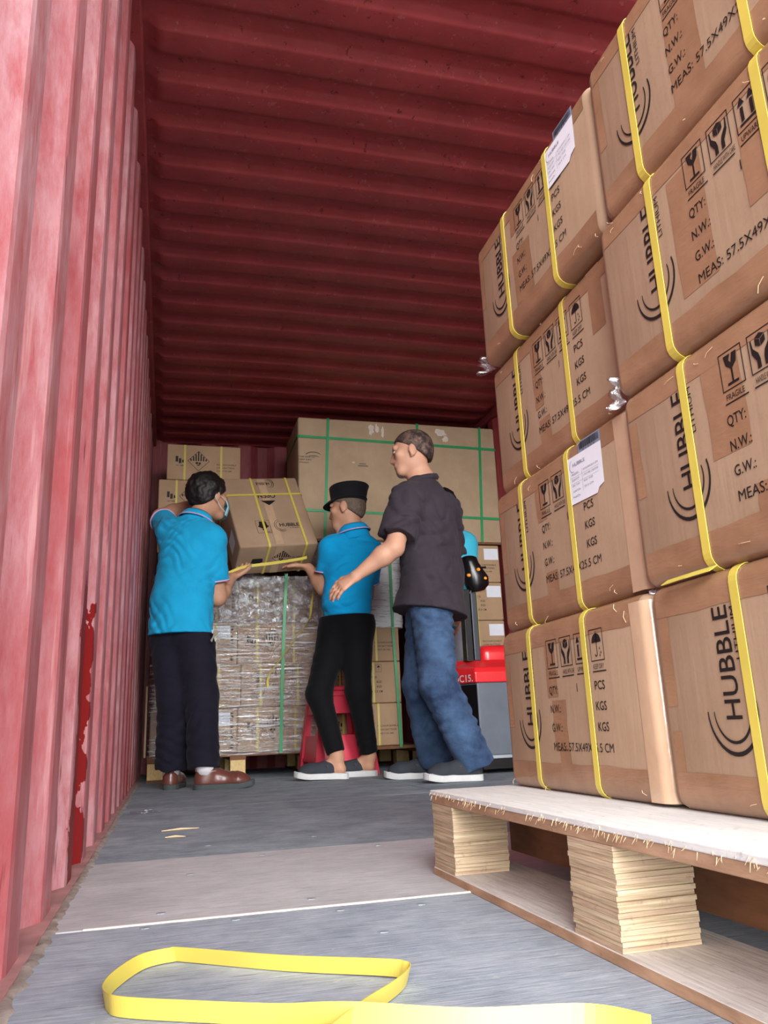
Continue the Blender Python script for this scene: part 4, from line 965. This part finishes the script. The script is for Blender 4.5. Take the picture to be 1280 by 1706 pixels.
def hand_prims(s, w, h, normal, side, curl=0.5, thumb=1, spread=1.0):
    """hand from wrist w towards h; normal = back of the hand; side = towards the thumb"""
    w, h = np.array(w, float), np.array(h, float); f = unit(h - w); n = unit(np.array(normal) - f * np.dot(normal, f)); sd = unit(np.cross(n, f)); sd = sd if np.dot(sd, side) > 0 else -sd
    k0 = w + f * 0.085
    s.loft(w + f * 0.01, w + f * 0.08, sd, (0.028, 0.040), (0.018, 0.014), 0.02)
    for i, (o, L) in enumerate(((0.030, 0.072), (0.010, 0.080), (-0.010, 0.074), (-0.029, 0.058))):
        p = k0 + sd * o * 1.0 - f * (0.006 if i in (0, 3) else 0); d = f + sd * 0.08 * spread * (1.5 - i) * 0.6; a = 0.0
        r = (0.0095, 0.0095, 0.009, 0.008)[i]
        for j, q in enumerate((0.45, 0.32, 0.23)):
            a += curl * (0.5, 0.75, 0.6)[j]; dd = unit(d * math.cos(a) - n * math.sin(a)); e = p + dd * L * q * 1.05
            s.cap(p, e, r, r * 0.93, 0.006); p = e; r *= 0.93
    p = w + f * 0.03 + sd * 0.026; d = unit(f * 0.75 + sd * 0.65 - n * 0.25)
    for q, r in ((0.040, 0.0125), (0.030, 0.011), (0.024, 0.0095)):
        e = p + d * q; s.cap(p, e, r, r * 0.92, 0.008); p = e; d = unit(d - sd * 0.22 - n * 0.25 * curl + f * 0.15)
    return s
def head_prims(s, c, f, u, scale=1.0):
    c = np.array(c, float); f = unit(f); u = unit(np.array(u) - f * np.dot(u, f)); r = np.cross(f, u); L = lambda a, b, d: c + (r * a + f * b + u * d) * scale; ax = (r, f, u); S = scale
    s.ell(L(0, -0.012, 0.034), ax, (0.075 * S, 0.095 * S, 0.083 * S), 0.02)
    s.ell(L(0, 0.022, -0.030), ax, (0.063 * S, 0.074 * S, 0.082 * S), 0.03)
    s.cap(L(-0.018, 0.066, -0.092), L(0.018, 0.066, -0.092), 0.023 * S, 0.023 * S, 0.03)
    s.cap(L(0, 0.090, 0.004), L(0, 0.102, -0.030), 0.009 * S, 0.012 * S, 0.014).cap(L(-0.014, 0.090, -0.034), L(0.014, 0.090, -0.034), 0.009 * S, 0.009 * S, 0.012)
    s.cap(L(-0.036, 0.080, 0.030), L(0.036, 0.080, 0.030), 0.012 * S, 0.012 * S, 0.015)
    s.cap(L(-0.019, 0.086, -0.062), L(0.019, 0.086, -0.062), 0.009 * S, 0.009 * S, 0.01)
    s.cap(L(-0.048, 0.066, -0.012), L(-0.044, 0.066, -0.014), 0.018 * S, 0.018 * S, 0.02).cap(L(0.048, 0.066, -0.012), L(0.044, 0.066, -0.014), 0.018 * S, 0.018 * S, 0.02)
    for sg in (-1, 1):
        s.ell(L(sg * 0.077, -0.006, -0.008), (unit(r + sg * f * -0.35), unit(f + sg * r * .35), u), (0.009 * S, 0.021 * S, 0.032 * S), 0.006)
        s.cap(L(sg * 0.072, 0.0, -0.034), L(sg * 0.073, 0.004, -0.038), 0.008 * S, 0.007 * S, 0.006)
    return L, ax
def shoe(kind):
    """shoe in local space: heel at origin, toe along +y, sole on z=0; returns dict of meshes"""
    out = {}; th = {'derby': 0.022, 'slip': 0.026, 'mule': 0.026}[kind]; Ln = 0.275
    def outline(g=0.0):
        pts = []
        for k in range(40):
            a = 2 * math.pi * k / 40; y = 0.5 - 0.5 * math.cos(a); sg = 1 if math.sin(a) >= 0 else -1
            w = 0.033 * (4 * min(y, .25) * (1 - min(y, .25)) / .75) ** .5 if y < .25 else None
            w = np.interp(y, (0, .04, .12, .3, .5, .72, .88, .96, 1.0), (0.0, .022, .032, .033, .037, .046, .040, .026, 0.0)) + g
            pts.append((sg * max(0, w) + 0.006 * math.sin(y * 3.1), -g + y * (Ln + 2 * g)))
        return pts
    mb = MB(); o = outline(0.004); n = len(o); lift = lambda y: 0.012 * max(0, (y / Ln - .7) / .3) ** 2 + (0.004 if kind == 'derby' else 0.0) * 0
    mb.v = [(x * .97, y, lift(y)) for x, y in o] + [(x, y, lift(y) + th * .3) for x, y in o] + [(x, y, lift(y) + th) for x, y in o] + [(x * .9, y * .98 + .002, lift(y) + th + .002) for x, y in o]
    for j in range(3): mb.f += [(j * n + i, j * n + (i + 1) % n, (j + 1) * n + (i + 1) % n, (j + 1) * n + i) for i in range(n)]
    mb.f += [tuple(reversed(range(n))), tuple(range(3 * n, 4 * n))]
    out['sole'] = recalc(mb.mesh('sole', M['sole'] if kind == 'derby' else M['solew'], False))
    s = Sdf(); s.loft((0.004, 0.20, th + .012), (0.004, 0.232, th + 0.008), (1, 0, 0), (0.042, 0.034), (0.034, 0.028), 0.03)
    s.loft((0.002, 0.10, th + 0.02), (0.005, 0.20, th + 0.012), (1, 0, 0), (0.034, 0.042), (0.046, 0.036), 0.03)
    if kind != 'mule':
        s.loft((0, 0.036, th + 0.015), (0, 0.10, th + 0.02), (1, 0, 0), (0.032, 0.034), (0.040, 0.048), 0.03)
        s.loft((0, 0.045, th + 0.0), (0, 0.050, th + (0.062 if kind == 'derby' else 0.045)), (1, 0, 0), (0.033, 0.031), (0.040, 0.042), 0.02, cap_r=0.006)
    s.cuts = [((0, 0, th + 0.001), (0, 0, -1))]
    lo, hi = s.bounds(); V, Q = polygonise(s, lo, hi, 0.004)
    if kind == 'derby': V[:, 2] += 0.0012 * np.sin(V[:, 1] * 260) * np.exp(-((V[:, 1] - 0.185) / 0.03) ** 2)
    out['upper'] = np_mesh('upper', V, Q, M['leather'] if kind == 'derby' else M['canvas'])
    if kind == 'derby':
        mb = MB()
        for k in range(4): y = 0.105 + k * 0.016; z = th + 0.069 - k * 0.008; mb.tube([(-0.024, y, z - .010), (-0.008, y + .003, z), (0.010, y - .002, z), (0.026, y, z - .010)], 0.0022, 5)
        mb.tube([(0.0, 0.10, th + .070), (0.018, 0.085, th + .078), (0.03, 0.11, th + .06)], 0.002, 5); mb.tube([(0.0, 0.10, th + .070), (-0.02, 0.09, th + .078), (-0.032, 0.11, th + .058)], 0.002, 5)
        out['laces'] = mb.mesh('laces', M['sole'], True)
        mb = MB(); mb.prism([(x * .99, y) for x, y in outline(0.003) if y < 0.085] , 0.0, 0.010); out['heel'] = mb.mesh('heel', M['sole'])
    else:
        mb = MB()
        for sg in (-1, 1): mb.tube([(sg * 0.036, 0.115, th + .036), (sg * 0.0375, 0.118, th + .036)], 0.006, 8)
        out['rivet'] = mb.mesh('rivet', M['rivet'])
    return out
SHOES = {k: shoe(k) for k in ('derby', 'slip', 'mule')}
def put_shoe(parent, base, kind, heel, direction, pitch=0.0, label=None):
    """shoe as a part of the person with sole, laces as sub-parts; direction = horizontal toe direction"""
    d = unit((direction[0], direction[1], 0)); x = np.array((d[1], -d[0], 0)); y = d * math.cos(pitch) + np.array((0, 0, math.sin(pitch))); z = np.cross(x, y); p = np.array(heel) - np.array(base)
    me = SHOES[kind]; o = link('shoe', me['upper'], parent)
    o.matrix_local = Matrix(((x[0], y[0], z[0], p[0]), (x[1], y[1], z[1], p[1]), (x[2], y[2], z[2], p[2]), (0, 0, 0, 1)))
    for q in ('sole', 'laces', 'heel', 'rivet'):
        if q in me: link(q, me[q], o)
    if label: o['label'] = label
    return o
def ring_tube(c, axis, ra, rb, side, r, n=26):
    e = unit(axis); s = unit(np.array(side) - e * np.dot(side, e)); f = np.cross(e, s)
    pts = [np.array(c) + s * ra * math.cos(2 * math.pi * k / n) + f * rb * math.sin(2 * math.pi * k / n) for k in range(n + 1)]
    return MB().tube([tuple(p) for p in pts], r, 6, False)
def folds(amp, dirs, seed, zlo=None, zhi=None, freq=46.0):
    """cloth folds as a displacement of the implicit surface"""
    D = [unit(d) for d in dirs]
    def fn(P):
        q = P.astype(np.float64); w = vnoise(q * 8.0, seed) * 1.6 + vnoise(q * 19.0, seed + 2) * 0.5; out = 0
        for i, d in enumerate(D):
            m = np.clip(0.25 + 1.3 * vnoise(q * 5.5 + i * 7.3, seed + 3 + i), 0, 1.3); out = out + m * (0.55 - np.abs(np.sin((q @ d) * freq * (1 + 0.23 * i) + w * 1.6 + i * 1.7))) * 1.6
        return (out * amp / len(D) ** .5 + vnoise(q * 22, seed + 9) * amp * 0.35).astype(np.float32)
    return fn

def person(J, cfg):
    g = {k: np.array(v, float) for k, v in J.items()}
    base = np.array((*((g['anL'] + g['anR']) / 2)[:2], 0.0)); up = np.array((0, 0, 1.0))
    sh = unit(g['Rs'] - g['Ls']); hp = unit(g['hipR'] - g['hipL']); fw = cfg['facing']
    # ---- body (one continuous surface)
    b = Sdf(); hl, hax = head_prims(b, g['head'], cfg['look'], cfg.get('headup', (0, 0, 1)))
    hd = g['head']; b.cap(g['neck'] + up * 0.0, hd - np.array(unit(cfg['look'])) * 0.02 - up * 0.04, 0.056, 0.050, 0.03)
    k = cfg.get('bulk', 1.0)
    b.loft((g['Ls'] + g['Rs']) / 2 - up * 0.02, g['waist'], sh, (0.140 * k, 0.115 * k), (0.080 * k, 0.085 * k), 0.05)
    b.cap(g['Ls'], g['neck'], 0.050, 0.050, 0.05).cap(g['Rs'], g['neck'], 0.050, 0.050, 0.05)
    b.loft(g['waist'], (g['hipL'] + g['hipR']) / 2, hp, (0.115 * k, 0.135 * k), (0.085 * k, 0.095 * k), 0.05)
    for s in 'LR':
        b.cap(g[s + 's'], g[s + 'e'], 0.050 * k, 0.041 * k, 0.03).cap(g[s + 'e'], g[s + 'e'] * .7 + g[s + 'w'] * .3, 0.041 * k, 0.042 * k, 0.02).cap(g[s + 'e'] * .7 + g[s + 'w'] * .3, g[s + 'w'], 0.042 * k, 0.026, 0.02)
        Lr = cfg['legs']; q1 = min(0.052, Lr[1] - 0.022); q2 = min(0.050, Lr[1] * .7 + Lr[2] * .3 - 0.022); b.cap(g['hip' + s], g['kn' + s], min(0.078, Lr[0] - 0.022), q1, 0.03).cap(g['kn' + s], g['kn' + s] * .7 + g['an' + s] * .3, q1, q2, 0.02).cap(g['kn' + s] * .7 + g['an' + s] * .3, g['an' + s], q2, min(0.033, Lr[2] - 0.016), 0.02)
        hn = cfg['hand' + s]; hand_prims(b, g[s + 'w'], g[s + 'h'], hn[0], hn[1], hn[2])
        ft = cfg['foot' + s]; d = unit((*ft[1], 0)); he = np.array(ft[0])
        b.cap(g['an' + s], he + d * 0.045 + up * 0.052, 0.034, 0.026, 0.02).cap(he + d * 0.035 + up * 0.048, he + d * 0.20 + up * 0.042, 0.023, 0.018, 0.02).cap(g['an' + s] - up * .01, he + d * 0.14 + up * 0.048, 0.028, 0.020, 0.02)
    body = sdf_obj('person', b, 0.0055, M[cfg['skin']], base); body.location = base
    tag(body, cfg['label'], 'person', cfg.get('group'))
    # ---- eyes
    for sg in (-1, 1):
        mb = MB(); c = hl(sg * 0.031, 0.080, 0.006) - base; r = hax[0]; f = hax[1]; u = hax[2]; n = 10
        for j in range(5):
            a = math.pi / 2 * j / 4
            mb.v += [tuple(c + (r * math.cos(2 * math.pi * q / n) + u * math.sin(2 * math.pi * q / n) * .6) * 0.0145 * math.cos(a) + f * 0.0125 * math.sin(a)) for q in range(n)]
        for j in range(4): mb.f += [(j * n + q, j * n + (q + 1) % n, (j + 1) * n + (q + 1) % n, (j + 1) * n + q) for q in range(n)]
        mb.build('eye', M['iris'] if False else M['eye'], body, True)
        mb = MB(); n = 10; mb.v = [tuple(c + (r * math.cos(2 * math.pi * q / n) + u * math.sin(2 * math.pi * q / n)) * 0.0055 + f * 0.0122) for q in range(n)] + [tuple(c + f * 0.0136)]
        mb.f = [(q, (q + 1) % n, n) for q in range(n)]; mb.build('iris', M['iris'], body)
    # ---- hair
    thick = cfg.get('hair_t', 0.012); s = Sdf(); c0 = hl(0, -0.014, 0.036); s.ell(c0, hax, (0.075 + thick, 0.095 + thick, 0.083 + thick), 0.02)
    s.ell(hl(0, -0.045, -0.012), hax, (0.062 + thick * .6, 0.058 + thick * .6, 0.062), 0.03)
    nrm = hax[2] * 0.80 - hax[1] * 0.60; s.cuts = [(hd + nrm * cfg.get('hairline', 0.012), -nrm)]
    if cfg.get('hair_noise'): a_ = cfg['hair_noise']; s.disp = lambda P: (vnoise(P.astype(float) * 38, 3) * a_ + vnoise(P.astype(float) * 90, 5) * a_ * .5).astype(np.float32)
    sdf_obj('hair', s, 0.005, M[cfg['hair']], base, body)
    # ---- shirt
    t = Sdf(); e = cfg.get('ease', 0.014); hem = np.array(cfg['hem']); hemz = hem[2]; mid = (g['hipL'] + g['hipR']) / 2; chest = (g['Ls'] + g['Rs']) / 2
    t.loft(chest - up * 0.03, g['waist'], sh, (0.148 * k + e, cfg.get('waist_w', 0.125) * k + e), (0.092 * k + e, 0.098 * k + e), 0.05)
    low = np.array((mid[0], mid[1], hemz - 0.03)); t.loft(g['waist'], low, unit(sh + hp), (cfg.get('waist_w', 0.125) * k + e, cfg.get('hem_w', 0.142) * k + e), (0.098 * k + e, cfg.get('hem_d', 0.108) * k + e), 0.05)
    for s in 'LR':
        t.cap(g[s + 's'], g['neck'] - up * 0.012, 0.058 + e * .6, 0.052 + e * .5, 0.05, ((g['neck'] + up * 0.04, (0, 0, 1)),))
        fr = cfg['sleeve'][0]; en = g[s + 's'] * (1 - fr) + g[s + 'e'] * fr; dr = unit(g[s + 'e'] - g[s + 's'])
        t.cap(g[s + 's'], en + dr * 0.05, cfg['sleeve'][1], cfg['sleeve'][2], 0.035, ((en, dr),))
    t.disp = folds(cfg.get('fold', 0.006), cfg['folddirs'], cfg.get('seed', 1), freq=cfg.get('ffreq', 58.0))
    t.cuts = [(hem, cfg.get('hemn', (0, 0, -1)))]
    shirt = sdf_obj('shirt', t, 0.0062, M[cfg['shirt']], base, body)
    if cfg.get('polo'):
        nd = unit(hd - g['neck'] + up * 0.06); sd = sh
        mb = MB(); n = 28; rings = ((-0.045, 0.090, 0.086), (-0.012, 0.086, 0.080), (0.020, 0.074, 0.070), (0.040, 0.066, 0.064), (0.046, 0.069, 0.067), (0.034, 0.080, 0.076), (0.004, 0.096, 0.090), (0.000, 0.094, 0.088))
        s_ = unit(sd - nd * np.dot(sd, nd)); f_ = np.cross(nd, s_)
        for dz, ra, rb in rings: mb.v += [tuple(g['neck'] - base + nd * (dz + 0.012) + s_ * ra * math.cos(2 * math.pi * q / n) + f_ * rb * math.sin(2 * math.pi * q / n)) for q in range(n)]
        for j in range(len(rings) - 1): mb.f += [(j * n + q, j * n + (q + 1) % n, (j + 1) * n + (q + 1) % n, (j + 1) * n + q) for q in range(n)]
        cl = mb.build('collar', M[cfg['shirt']], shirt, True); recalc(cl.data)
        ring_tube(g['neck'] - base + nd * 0.0165, nd, 0.0962, 0.0902, sd, 0.0032).build('collar_trim', M['pink'], shirt, True)
        for s in 'LR':
            fr = cfg['sleeve'][0]; en = g[s + 's'] * (1 - fr) + g[s + 'e'] * fr; dr = unit(g[s + 'e'] - g[s + 's']); rr = cfg['sleeve'][1] + (cfg['sleeve'][2] - cfg['sleeve'][1]) * 0.85
            MB_ = ring_tube(en - base - dr * 0.004, dr, rr + 0.0025, rr + 0.0025, np.cross(dr, (0.3, 0.5, 0.8)), 0.0045); MB_.build('sleeve_trim', M['pink'], shirt, True)
    else:
        nd = unit(hd - g['neck'] + up * 0.08); ring_tube(g['neck'] - base + nd * 0.014, nd, 0.074, 0.070, sh, 0.017).build('neck_rib', M[cfg['shirt']], shirt, True)
    # ---- trousers
    p = Sdf(); L = cfg['legs']; p.loft(mid + up * 0.13, mid - up * 0.02, hp, (0.128 * k, L[0] + 0.056), (0.098 * k, L[0] + 0.010), 0.05)
    for s in 'LR':
        a, kn, an = g['hip' + s], g['kn' + s], g['an' + s]; dr = unit(an - kn); en = an + dr * cfg.get('hemdrop', 0.0)
        p.cap(a, kn, L[0], L[1], 0.045).cap(kn, en + dr * 0.04, L[1], L[2], 0.03, ((en, dr),))
    p.disp = folds(cfg.get('pfold', 0.006), cfg.get('pdirs', ((0.2, 0.1, 1), (0.6, 0.2, 0.8))), cfg.get('seed', 1) + 20, freq=48.0)
    p.cuts = [(hem + up * 0.003, -np.array(cfg.get('hemn', (0, 0, -1))))]
    sdf_obj('trousers', p, 0.0062, M[cfg['trousers']], base, body)
    # ---- shoes
    for s in 'LR': ft = cfg['foot' + s]; put_shoe(body, base, cfg['shoe'], ft[0], ft[1], ft[2] if len(ft) > 2 else 0.0)
    if cfg.get('sock'):
        for s in 'LR':
            an = g['an' + s]; he = np.array(cfg['foot' + s][0]); d = unit((*cfg['foot' + s][1], 0)); MB().tube([tuple(he + d * 0.05 + up * 0.065 - base), tuple(he + d * 0.052 + up * 0.09 - base), tuple(an + up * 0.03 - base)], [0.037, 0.043, 0.043], 16).build('sock', M['sock'], body, True)
    return body, base, g, hl, hax

# man at the left lifting the carton, back to the viewer
J1 = dict(head=(0.178, 4.160, 1.469), neck=(0.112, 4.120, 1.310), Ls=(-0.010, 4.180, 1.275), Le=(-0.066, 4.400, 1.415), Lw=(0.150, 4.520, 1.545), Lh=(0.235, 4.565, 1.560), Rs=(0.196, 4.030, 1.205), Re=(0.232, 4.110, 0.920),
          Rw=(0.315, 4.300, 1.060), Rh=(0.392, 4.400, 1.125), waist=(0.052, 4.085, 0.900), hipL=(-0.010, 4.120, 0.780), hipR=(0.118, 4.045, 0.780), knL=(0.030, 4.100, 0.420), knR=(0.160, 4.030, 0.420), anL=(0.028, 4.125, 0.095), anR=(0.172, 3.978, 0.100))
m1, b1, g1, h1, a1 = person(J1, dict(facing=(0.6, 0.8, 0), look=(0.80, 0.60, -0.02), headup=(0.10, 0.10, 1), label='man in blue polo and dark trousers lifting the carton, brown leather shoes', skin='skin', hair='hair', hair_t=0.019, hairline=-0.012, hair_noise=0.007, bulk=1.06,
    shirt='polo', polo=True, sleeve=(0.72, 0.066, 0.066), hem=(0.05, 4.08, 0.725), hem_w=0.150, hem_d=0.125, waist_w=0.128, fold=0.0085, folddirs=((0.62, 0.1, 0.75), (-0.5, 0.2, 0.8), (0.8, 0, 0.5)), seed=3, ease=0.014,
    trousers='navy', legs=(0.098, 0.077, 0.074), pfold=0.0065, pdirs=((0.5, 0.1, 0.8), (-0.6, 0.2, 0.7)), hemdrop=0.006, shoe='derby', sock=True,
    handL=((-0.3, 0.5, 0.8), (0.0, -0.2, 1), 0.7), handR=((0.2, 0.3, -0.9), (0.6, -0.7, 0.2), 0.35), footL=((0.020, 4.075, 0.0), (0.15, 1.0)), footR=((0.130, 3.972, 0.0), (1.0, -0.06))))
# face mask with ear loop
def mask(body, base, hl, hax):
    mb = MB(); n, m = 12, 6; r, f, u = hax
    for i in range(n):
        a = -1.15 + 2.3 * i / (n - 1)
        for j in range(m): z = -0.105 + 0.085 * j / (m - 1); mb.v.append(tuple(hl(0.080 * math.sin(a), 0.036 + 0.086 * math.cos(a) - 0.018 * abs(j - 3) / 3, z) - base))
    mb.f = [(i * m + j, (i + 1) * m + j, (i + 1) * m + j + 1, i * m + j + 1) for i in range(n - 1) for j in range(m - 1)]
    o = mb.build('face_mask', M['mask'], body, True); md = o.modifiers.new('thick', 'SOLIDIFY'); md.thickness = 0.002
    for sg in (-1, 1):
        MB().tube([tuple(hl(sg * 0.073, 0.066, -0.03) - base), tuple(hl(sg * 0.080, 0.03, -0.012) - base), tuple(hl(sg * 0.084, -0.012, 0.0) - base), tuple(hl(sg * 0.084, -0.022, -0.02) - base), tuple(hl(sg * 0.080, 0.02, -0.07) - base), tuple(hl(sg * 0.073, 0.066, -0.095) - base)], 0.0018, 5).build('ear_loop', M['solew'], o)
mask(m1, b1, h1, a1)
_k = empty('key_bunch', tuple(np.array((0.205, 3.935, 0.735)) - b1), 0, m1)
for i, (dx, dz, an) in enumerate(((0, 0, 0.2), (0.012, -0.004, -0.35), (0.022, -0.006, -0.6))):
    mb = MB(); c, s = math.cos(an), math.sin(an)
    pts = [(-0.009, 0.0), (-0.009, -0.016), (-0.004, -0.020), (-0.0035, -0.058), (0.0035, -0.058), (0.004, -0.020), (0.009, -0.016), (0.009, 0.0)]
    q = [(c * x - s * z + dx, s * x + c * z + dz) for x, z in pts]; mb.v = [(x, -0.004 * i, z) for x, z in q] + [(x, -0.004 * i + 0.0022, z) for x, z in q]; n = len(q)
    mb.f = [tuple(range(n)), tuple(reversed(range(n, 2 * n)))] + [(j, (j + 1) % n, n + (j + 1) % n, n + j) for j in range(n)]; mb.build('key', M['keymetal'] if i else M['truckblack'], _k)

# man in the black cap, walking left while lifting
J2 = dict(head=(0.960, 4.260, 1.452), neck=(0.995, 4.250, 1.300), Ls=(0.868, 4.300, 1.235), Le=(0.828, 4.345, 1.015), Lw=(0.765, 4.430, 1.145), Lh=(0.690, 4.465, 1.165), Rs=(1.085, 4.205, 1.190), Re=(1.080, 4.370, 0.975), Rw=(0.960, 4.490, 1.010), Rh=(0.885, 4.520, 1.040),
          waist=(0.938, 4.240, 0.920), hipL=(0.888, 4.285, 0.800), hipR=(0.985, 4.215, 0.800), knL=(0.775, 4.250, 0.430), knR=(0.985, 4.230, 0.440), anL=(0.850, 4.180, 0.115), anR=(1.048, 4.290, 0.105))
m2, b2, g2, h2, a2 = person(J2, dict(facing=(-0.4, 0.9, 0), look=(-0.84, 0.54, -0.08), headup=(0.10, 0.05, 1), label='man in bright blue polo and black cap striding left in black trousers', skin='skin', hair='shaved', hair_t=0.002, hairline=-0.004, bulk=0.98,
    shirt='polo2', polo=True, sleeve=(0.66, 0.060, 0.062), hem=(0.94, 4.24, 0.838), hem_w=0.120, hem_d=0.105, waist_w=0.118, fold=0.007, folddirs=((0.4, 0.1, 0.9), (-0.3, 0.1, 1)), seed=8, ease=0.010, ffreq=44.0,
    trousers='black', legs=(0.094, 0.066, 0.046), pfold=0.0035, hemdrop=-0.015, shoe='mule',
    handL=((-0.2, 0.2, 0.9), (-0.2, -0.6, 0.6), 0.45), handR=((-0.2, 0.3, 0.9), (-0.2, -0.6, 0.6), 0.5), footL=((0.905, 4.170, 0.0), (-1.0, 0.05), 0.03), footR=((1.085, 4.280, 0.0), (-0.96, 0.24))))
def cap(body, base, hl, hax):
    r, f, u = hax; t = empty('cap', (0, 0, 0), 0, body); mb = MB(); n = 30
    rings = ((0.028, 0.083, 0.103, 0.0), (0.060, 0.086, 0.106, 0.0), (0.095, 0.092, 0.112, -0.004), (0.118, 0.096, 0.118, -0.008), (0.124, 0.093, 0.114, -0.008), (0.120, 0.05, 0.06, -0.006))
    for z, ra, rb, o in rings:
        for q in range(n):
            a = 2 * math.pi * q / n; sl = 0.020 * math.sin(a) * (1 if z < .09 else .4)
            mb.v.append(tuple(hl(ra * math.cos(a), -0.012 + o + rb * math.sin(a), z + 0.012 + sl * 0.6) - base))
    for j in range(len(rings) - 1): mb.f += [(j * n + q, j * n + (q + 1) % n, (j + 1) * n + (q + 1) % n, (j + 1) * n + q) for q in range(n)]
    mb.f.append(tuple(range((len(rings) - 1) * n, len(rings) * n))); o = mb.build('crown', M['cap'], t, True); recalc(o.data)
    mb = MB(); m = 14
    for i in range(m):
        a = math.pi * (0.12 + 0.76 * i / (m - 1))
        for q, dz in ((1.0, 0.0), (1.28, -0.008), (1.50, -0.022)): mb.v.append(tuple(hl(0.084 * math.cos(a) * (1 + (q - 1) * .25), -0.012 + 0.103 * math.sin(a) * q, 0.052 + dz) - base))
    mb.f = [(i * 3 + j, (i + 1) * 3 + j, (i + 1) * 3 + j + 1, i * 3 + j + 1) for i in range(m - 1) for j in range(2)]
    o = mb.build('visor', M['cap'], t, True); md = o.modifiers.new('thick', 'SOLIDIFY'); md.thickness = 0.004
    ring_tube(hl(0, -0.012, 0.048) - base, u, 0.0855, 0.1055, r, 0.004).build('cap_band', M['cap'], t, True)
cap(m2, b2, h2, a2)

# man in the black tee and jeans
J3 = dict(head=(1.151, 3.600, 1.568), neck=(1.205, 3.610, 1.418), Ls=(1.085, 3.500, 1.290), Le=(0.992, 3.440, 1.045), Lw=(0.822, 3.500, 0.922), Lh=(0.744, 3.520, 0.870), Rs=(1.350, 3.720, 1.310), Re=(1.410, 3.860, 1.060), Rw=(1.330, 3.960, 0.900), Rh=(1.300, 3.970, 0.820),
          waist=(1.232, 3.610, 0.960), hipL=(1.188, 3.550, 0.835), hipR=(1.215, 3.680, 0.840), knL=(1.200, 3.520, 0.420), knR=(1.180, 3.740, 0.430), anL=(1.345, 3.510, 0.085), anR=(1.265, 3.840, 0.100))
m3, b3, g3, h3, a3 = person(J3, dict(facing=(-0.8, 0.6, 0), look=(-0.95, 0.32, -0.10), headup=(0.0, 0.05, 1), label='man in black tee and loose blue jeans swinging his left arm', skin='skin2', hair='thinhair', hair_t=0.006, hairline=0.008, hair_noise=0.0015, bulk=1.10,
    shirt='tee', polo=False, sleeve=(0.80, 0.086, 0.088), hem=(1.22, 3.61, 0.760), hemn=(-0.16, 0, -1), hem_w=0.162, hem_d=0.158, waist_w=0.158, fold=0.0115, folddirs=((-0.55, 0.1, 0.8), (0.75, 0.2, 0.5), (-0.3, 0.1, 0.9)), seed=14, ease=0.020, ffreq=34.0,
    trousers='denim', legs=(0.098, 0.085, 0.082), pfold=0.011, hemdrop=0.030, shoe='slip', pdirs=((0.5, 0.1, 0.8), (-0.5, 0.2, 0.8), (0.1, 0.1, 1)),
    handL=((-0.3, -0.6, 0.6), (-0.5, 0.2, 0.8), 0.45), handR=((0.2, -0.9, 0), (-0.7, 0, 0), 0.5), footL=((1.375, 3.505, 0.0), (-1.0, -0.02), 0.02), footR=((1.295, 3.845, 0.0), (-0.93, 0.30), 0.0)))

# man behind the truck handle, mostly hidden
J4 = dict(head=(1.566, 4.380, 1.500), neck=(1.590, 4.390, 1.350), Ls=(1.490, 4.450, 1.295), Le=(1.492, 4.53, 1.04), Lw=(1.60, 4.60, 0.97), Lh=(1.67, 4.60, 0.93), Rs=(1.700, 4.360, 1.290), Re=(1.705, 4.340, 1.030), Rw=(1.640, 4.310, 0.860), Rh=(1.606, 4.300, 0.780),
          waist=(1.590, 4.400, 0.900), hipL=(1.545, 4.430, 0.790), hipR=(1.640, 4.380, 0.790), knL=(1.539, 4.44, 0.420), knR=(1.632, 4.38, 0.420), anL=(1.545, 4.46, 0.10), anR=(1.635, 4.41, 0.10))
m4, b4, g4, h4, a4 = person(J4, dict(facing=(-0.2, 0.9, 0), look=(-0.2, 0.98, -0.1), label='man in light blue shirt half hidden behind the black shirt and truck handle', skin='skin', hair='hair', hair_t=0.016, hairline=0.006, hair_noise=0.004, bulk=1.0,
    shirt='polo3', polo=True, sleeve=(0.70, 0.066, 0.066), hem=(1.59, 4.40, 0.780), fold=0.005, folddirs=((0.4, 0.1, 0.9), (-0.3, 0.1, 1)), seed=21,
    trousers='grey', legs=(0.095, 0.072, 0.064), pfold=0.005, shoe='slip', handL=((0, 0.2, 0.9), (0, -1, 0), 0.6), handR=((0.9, -0.2, 0.1), (0, -1, 0), 0.4), footL=((1.545, 4.415, 0.0), (-0.1, 1)), footR=((1.635, 4.365, 0.0), (0.1, 1))))
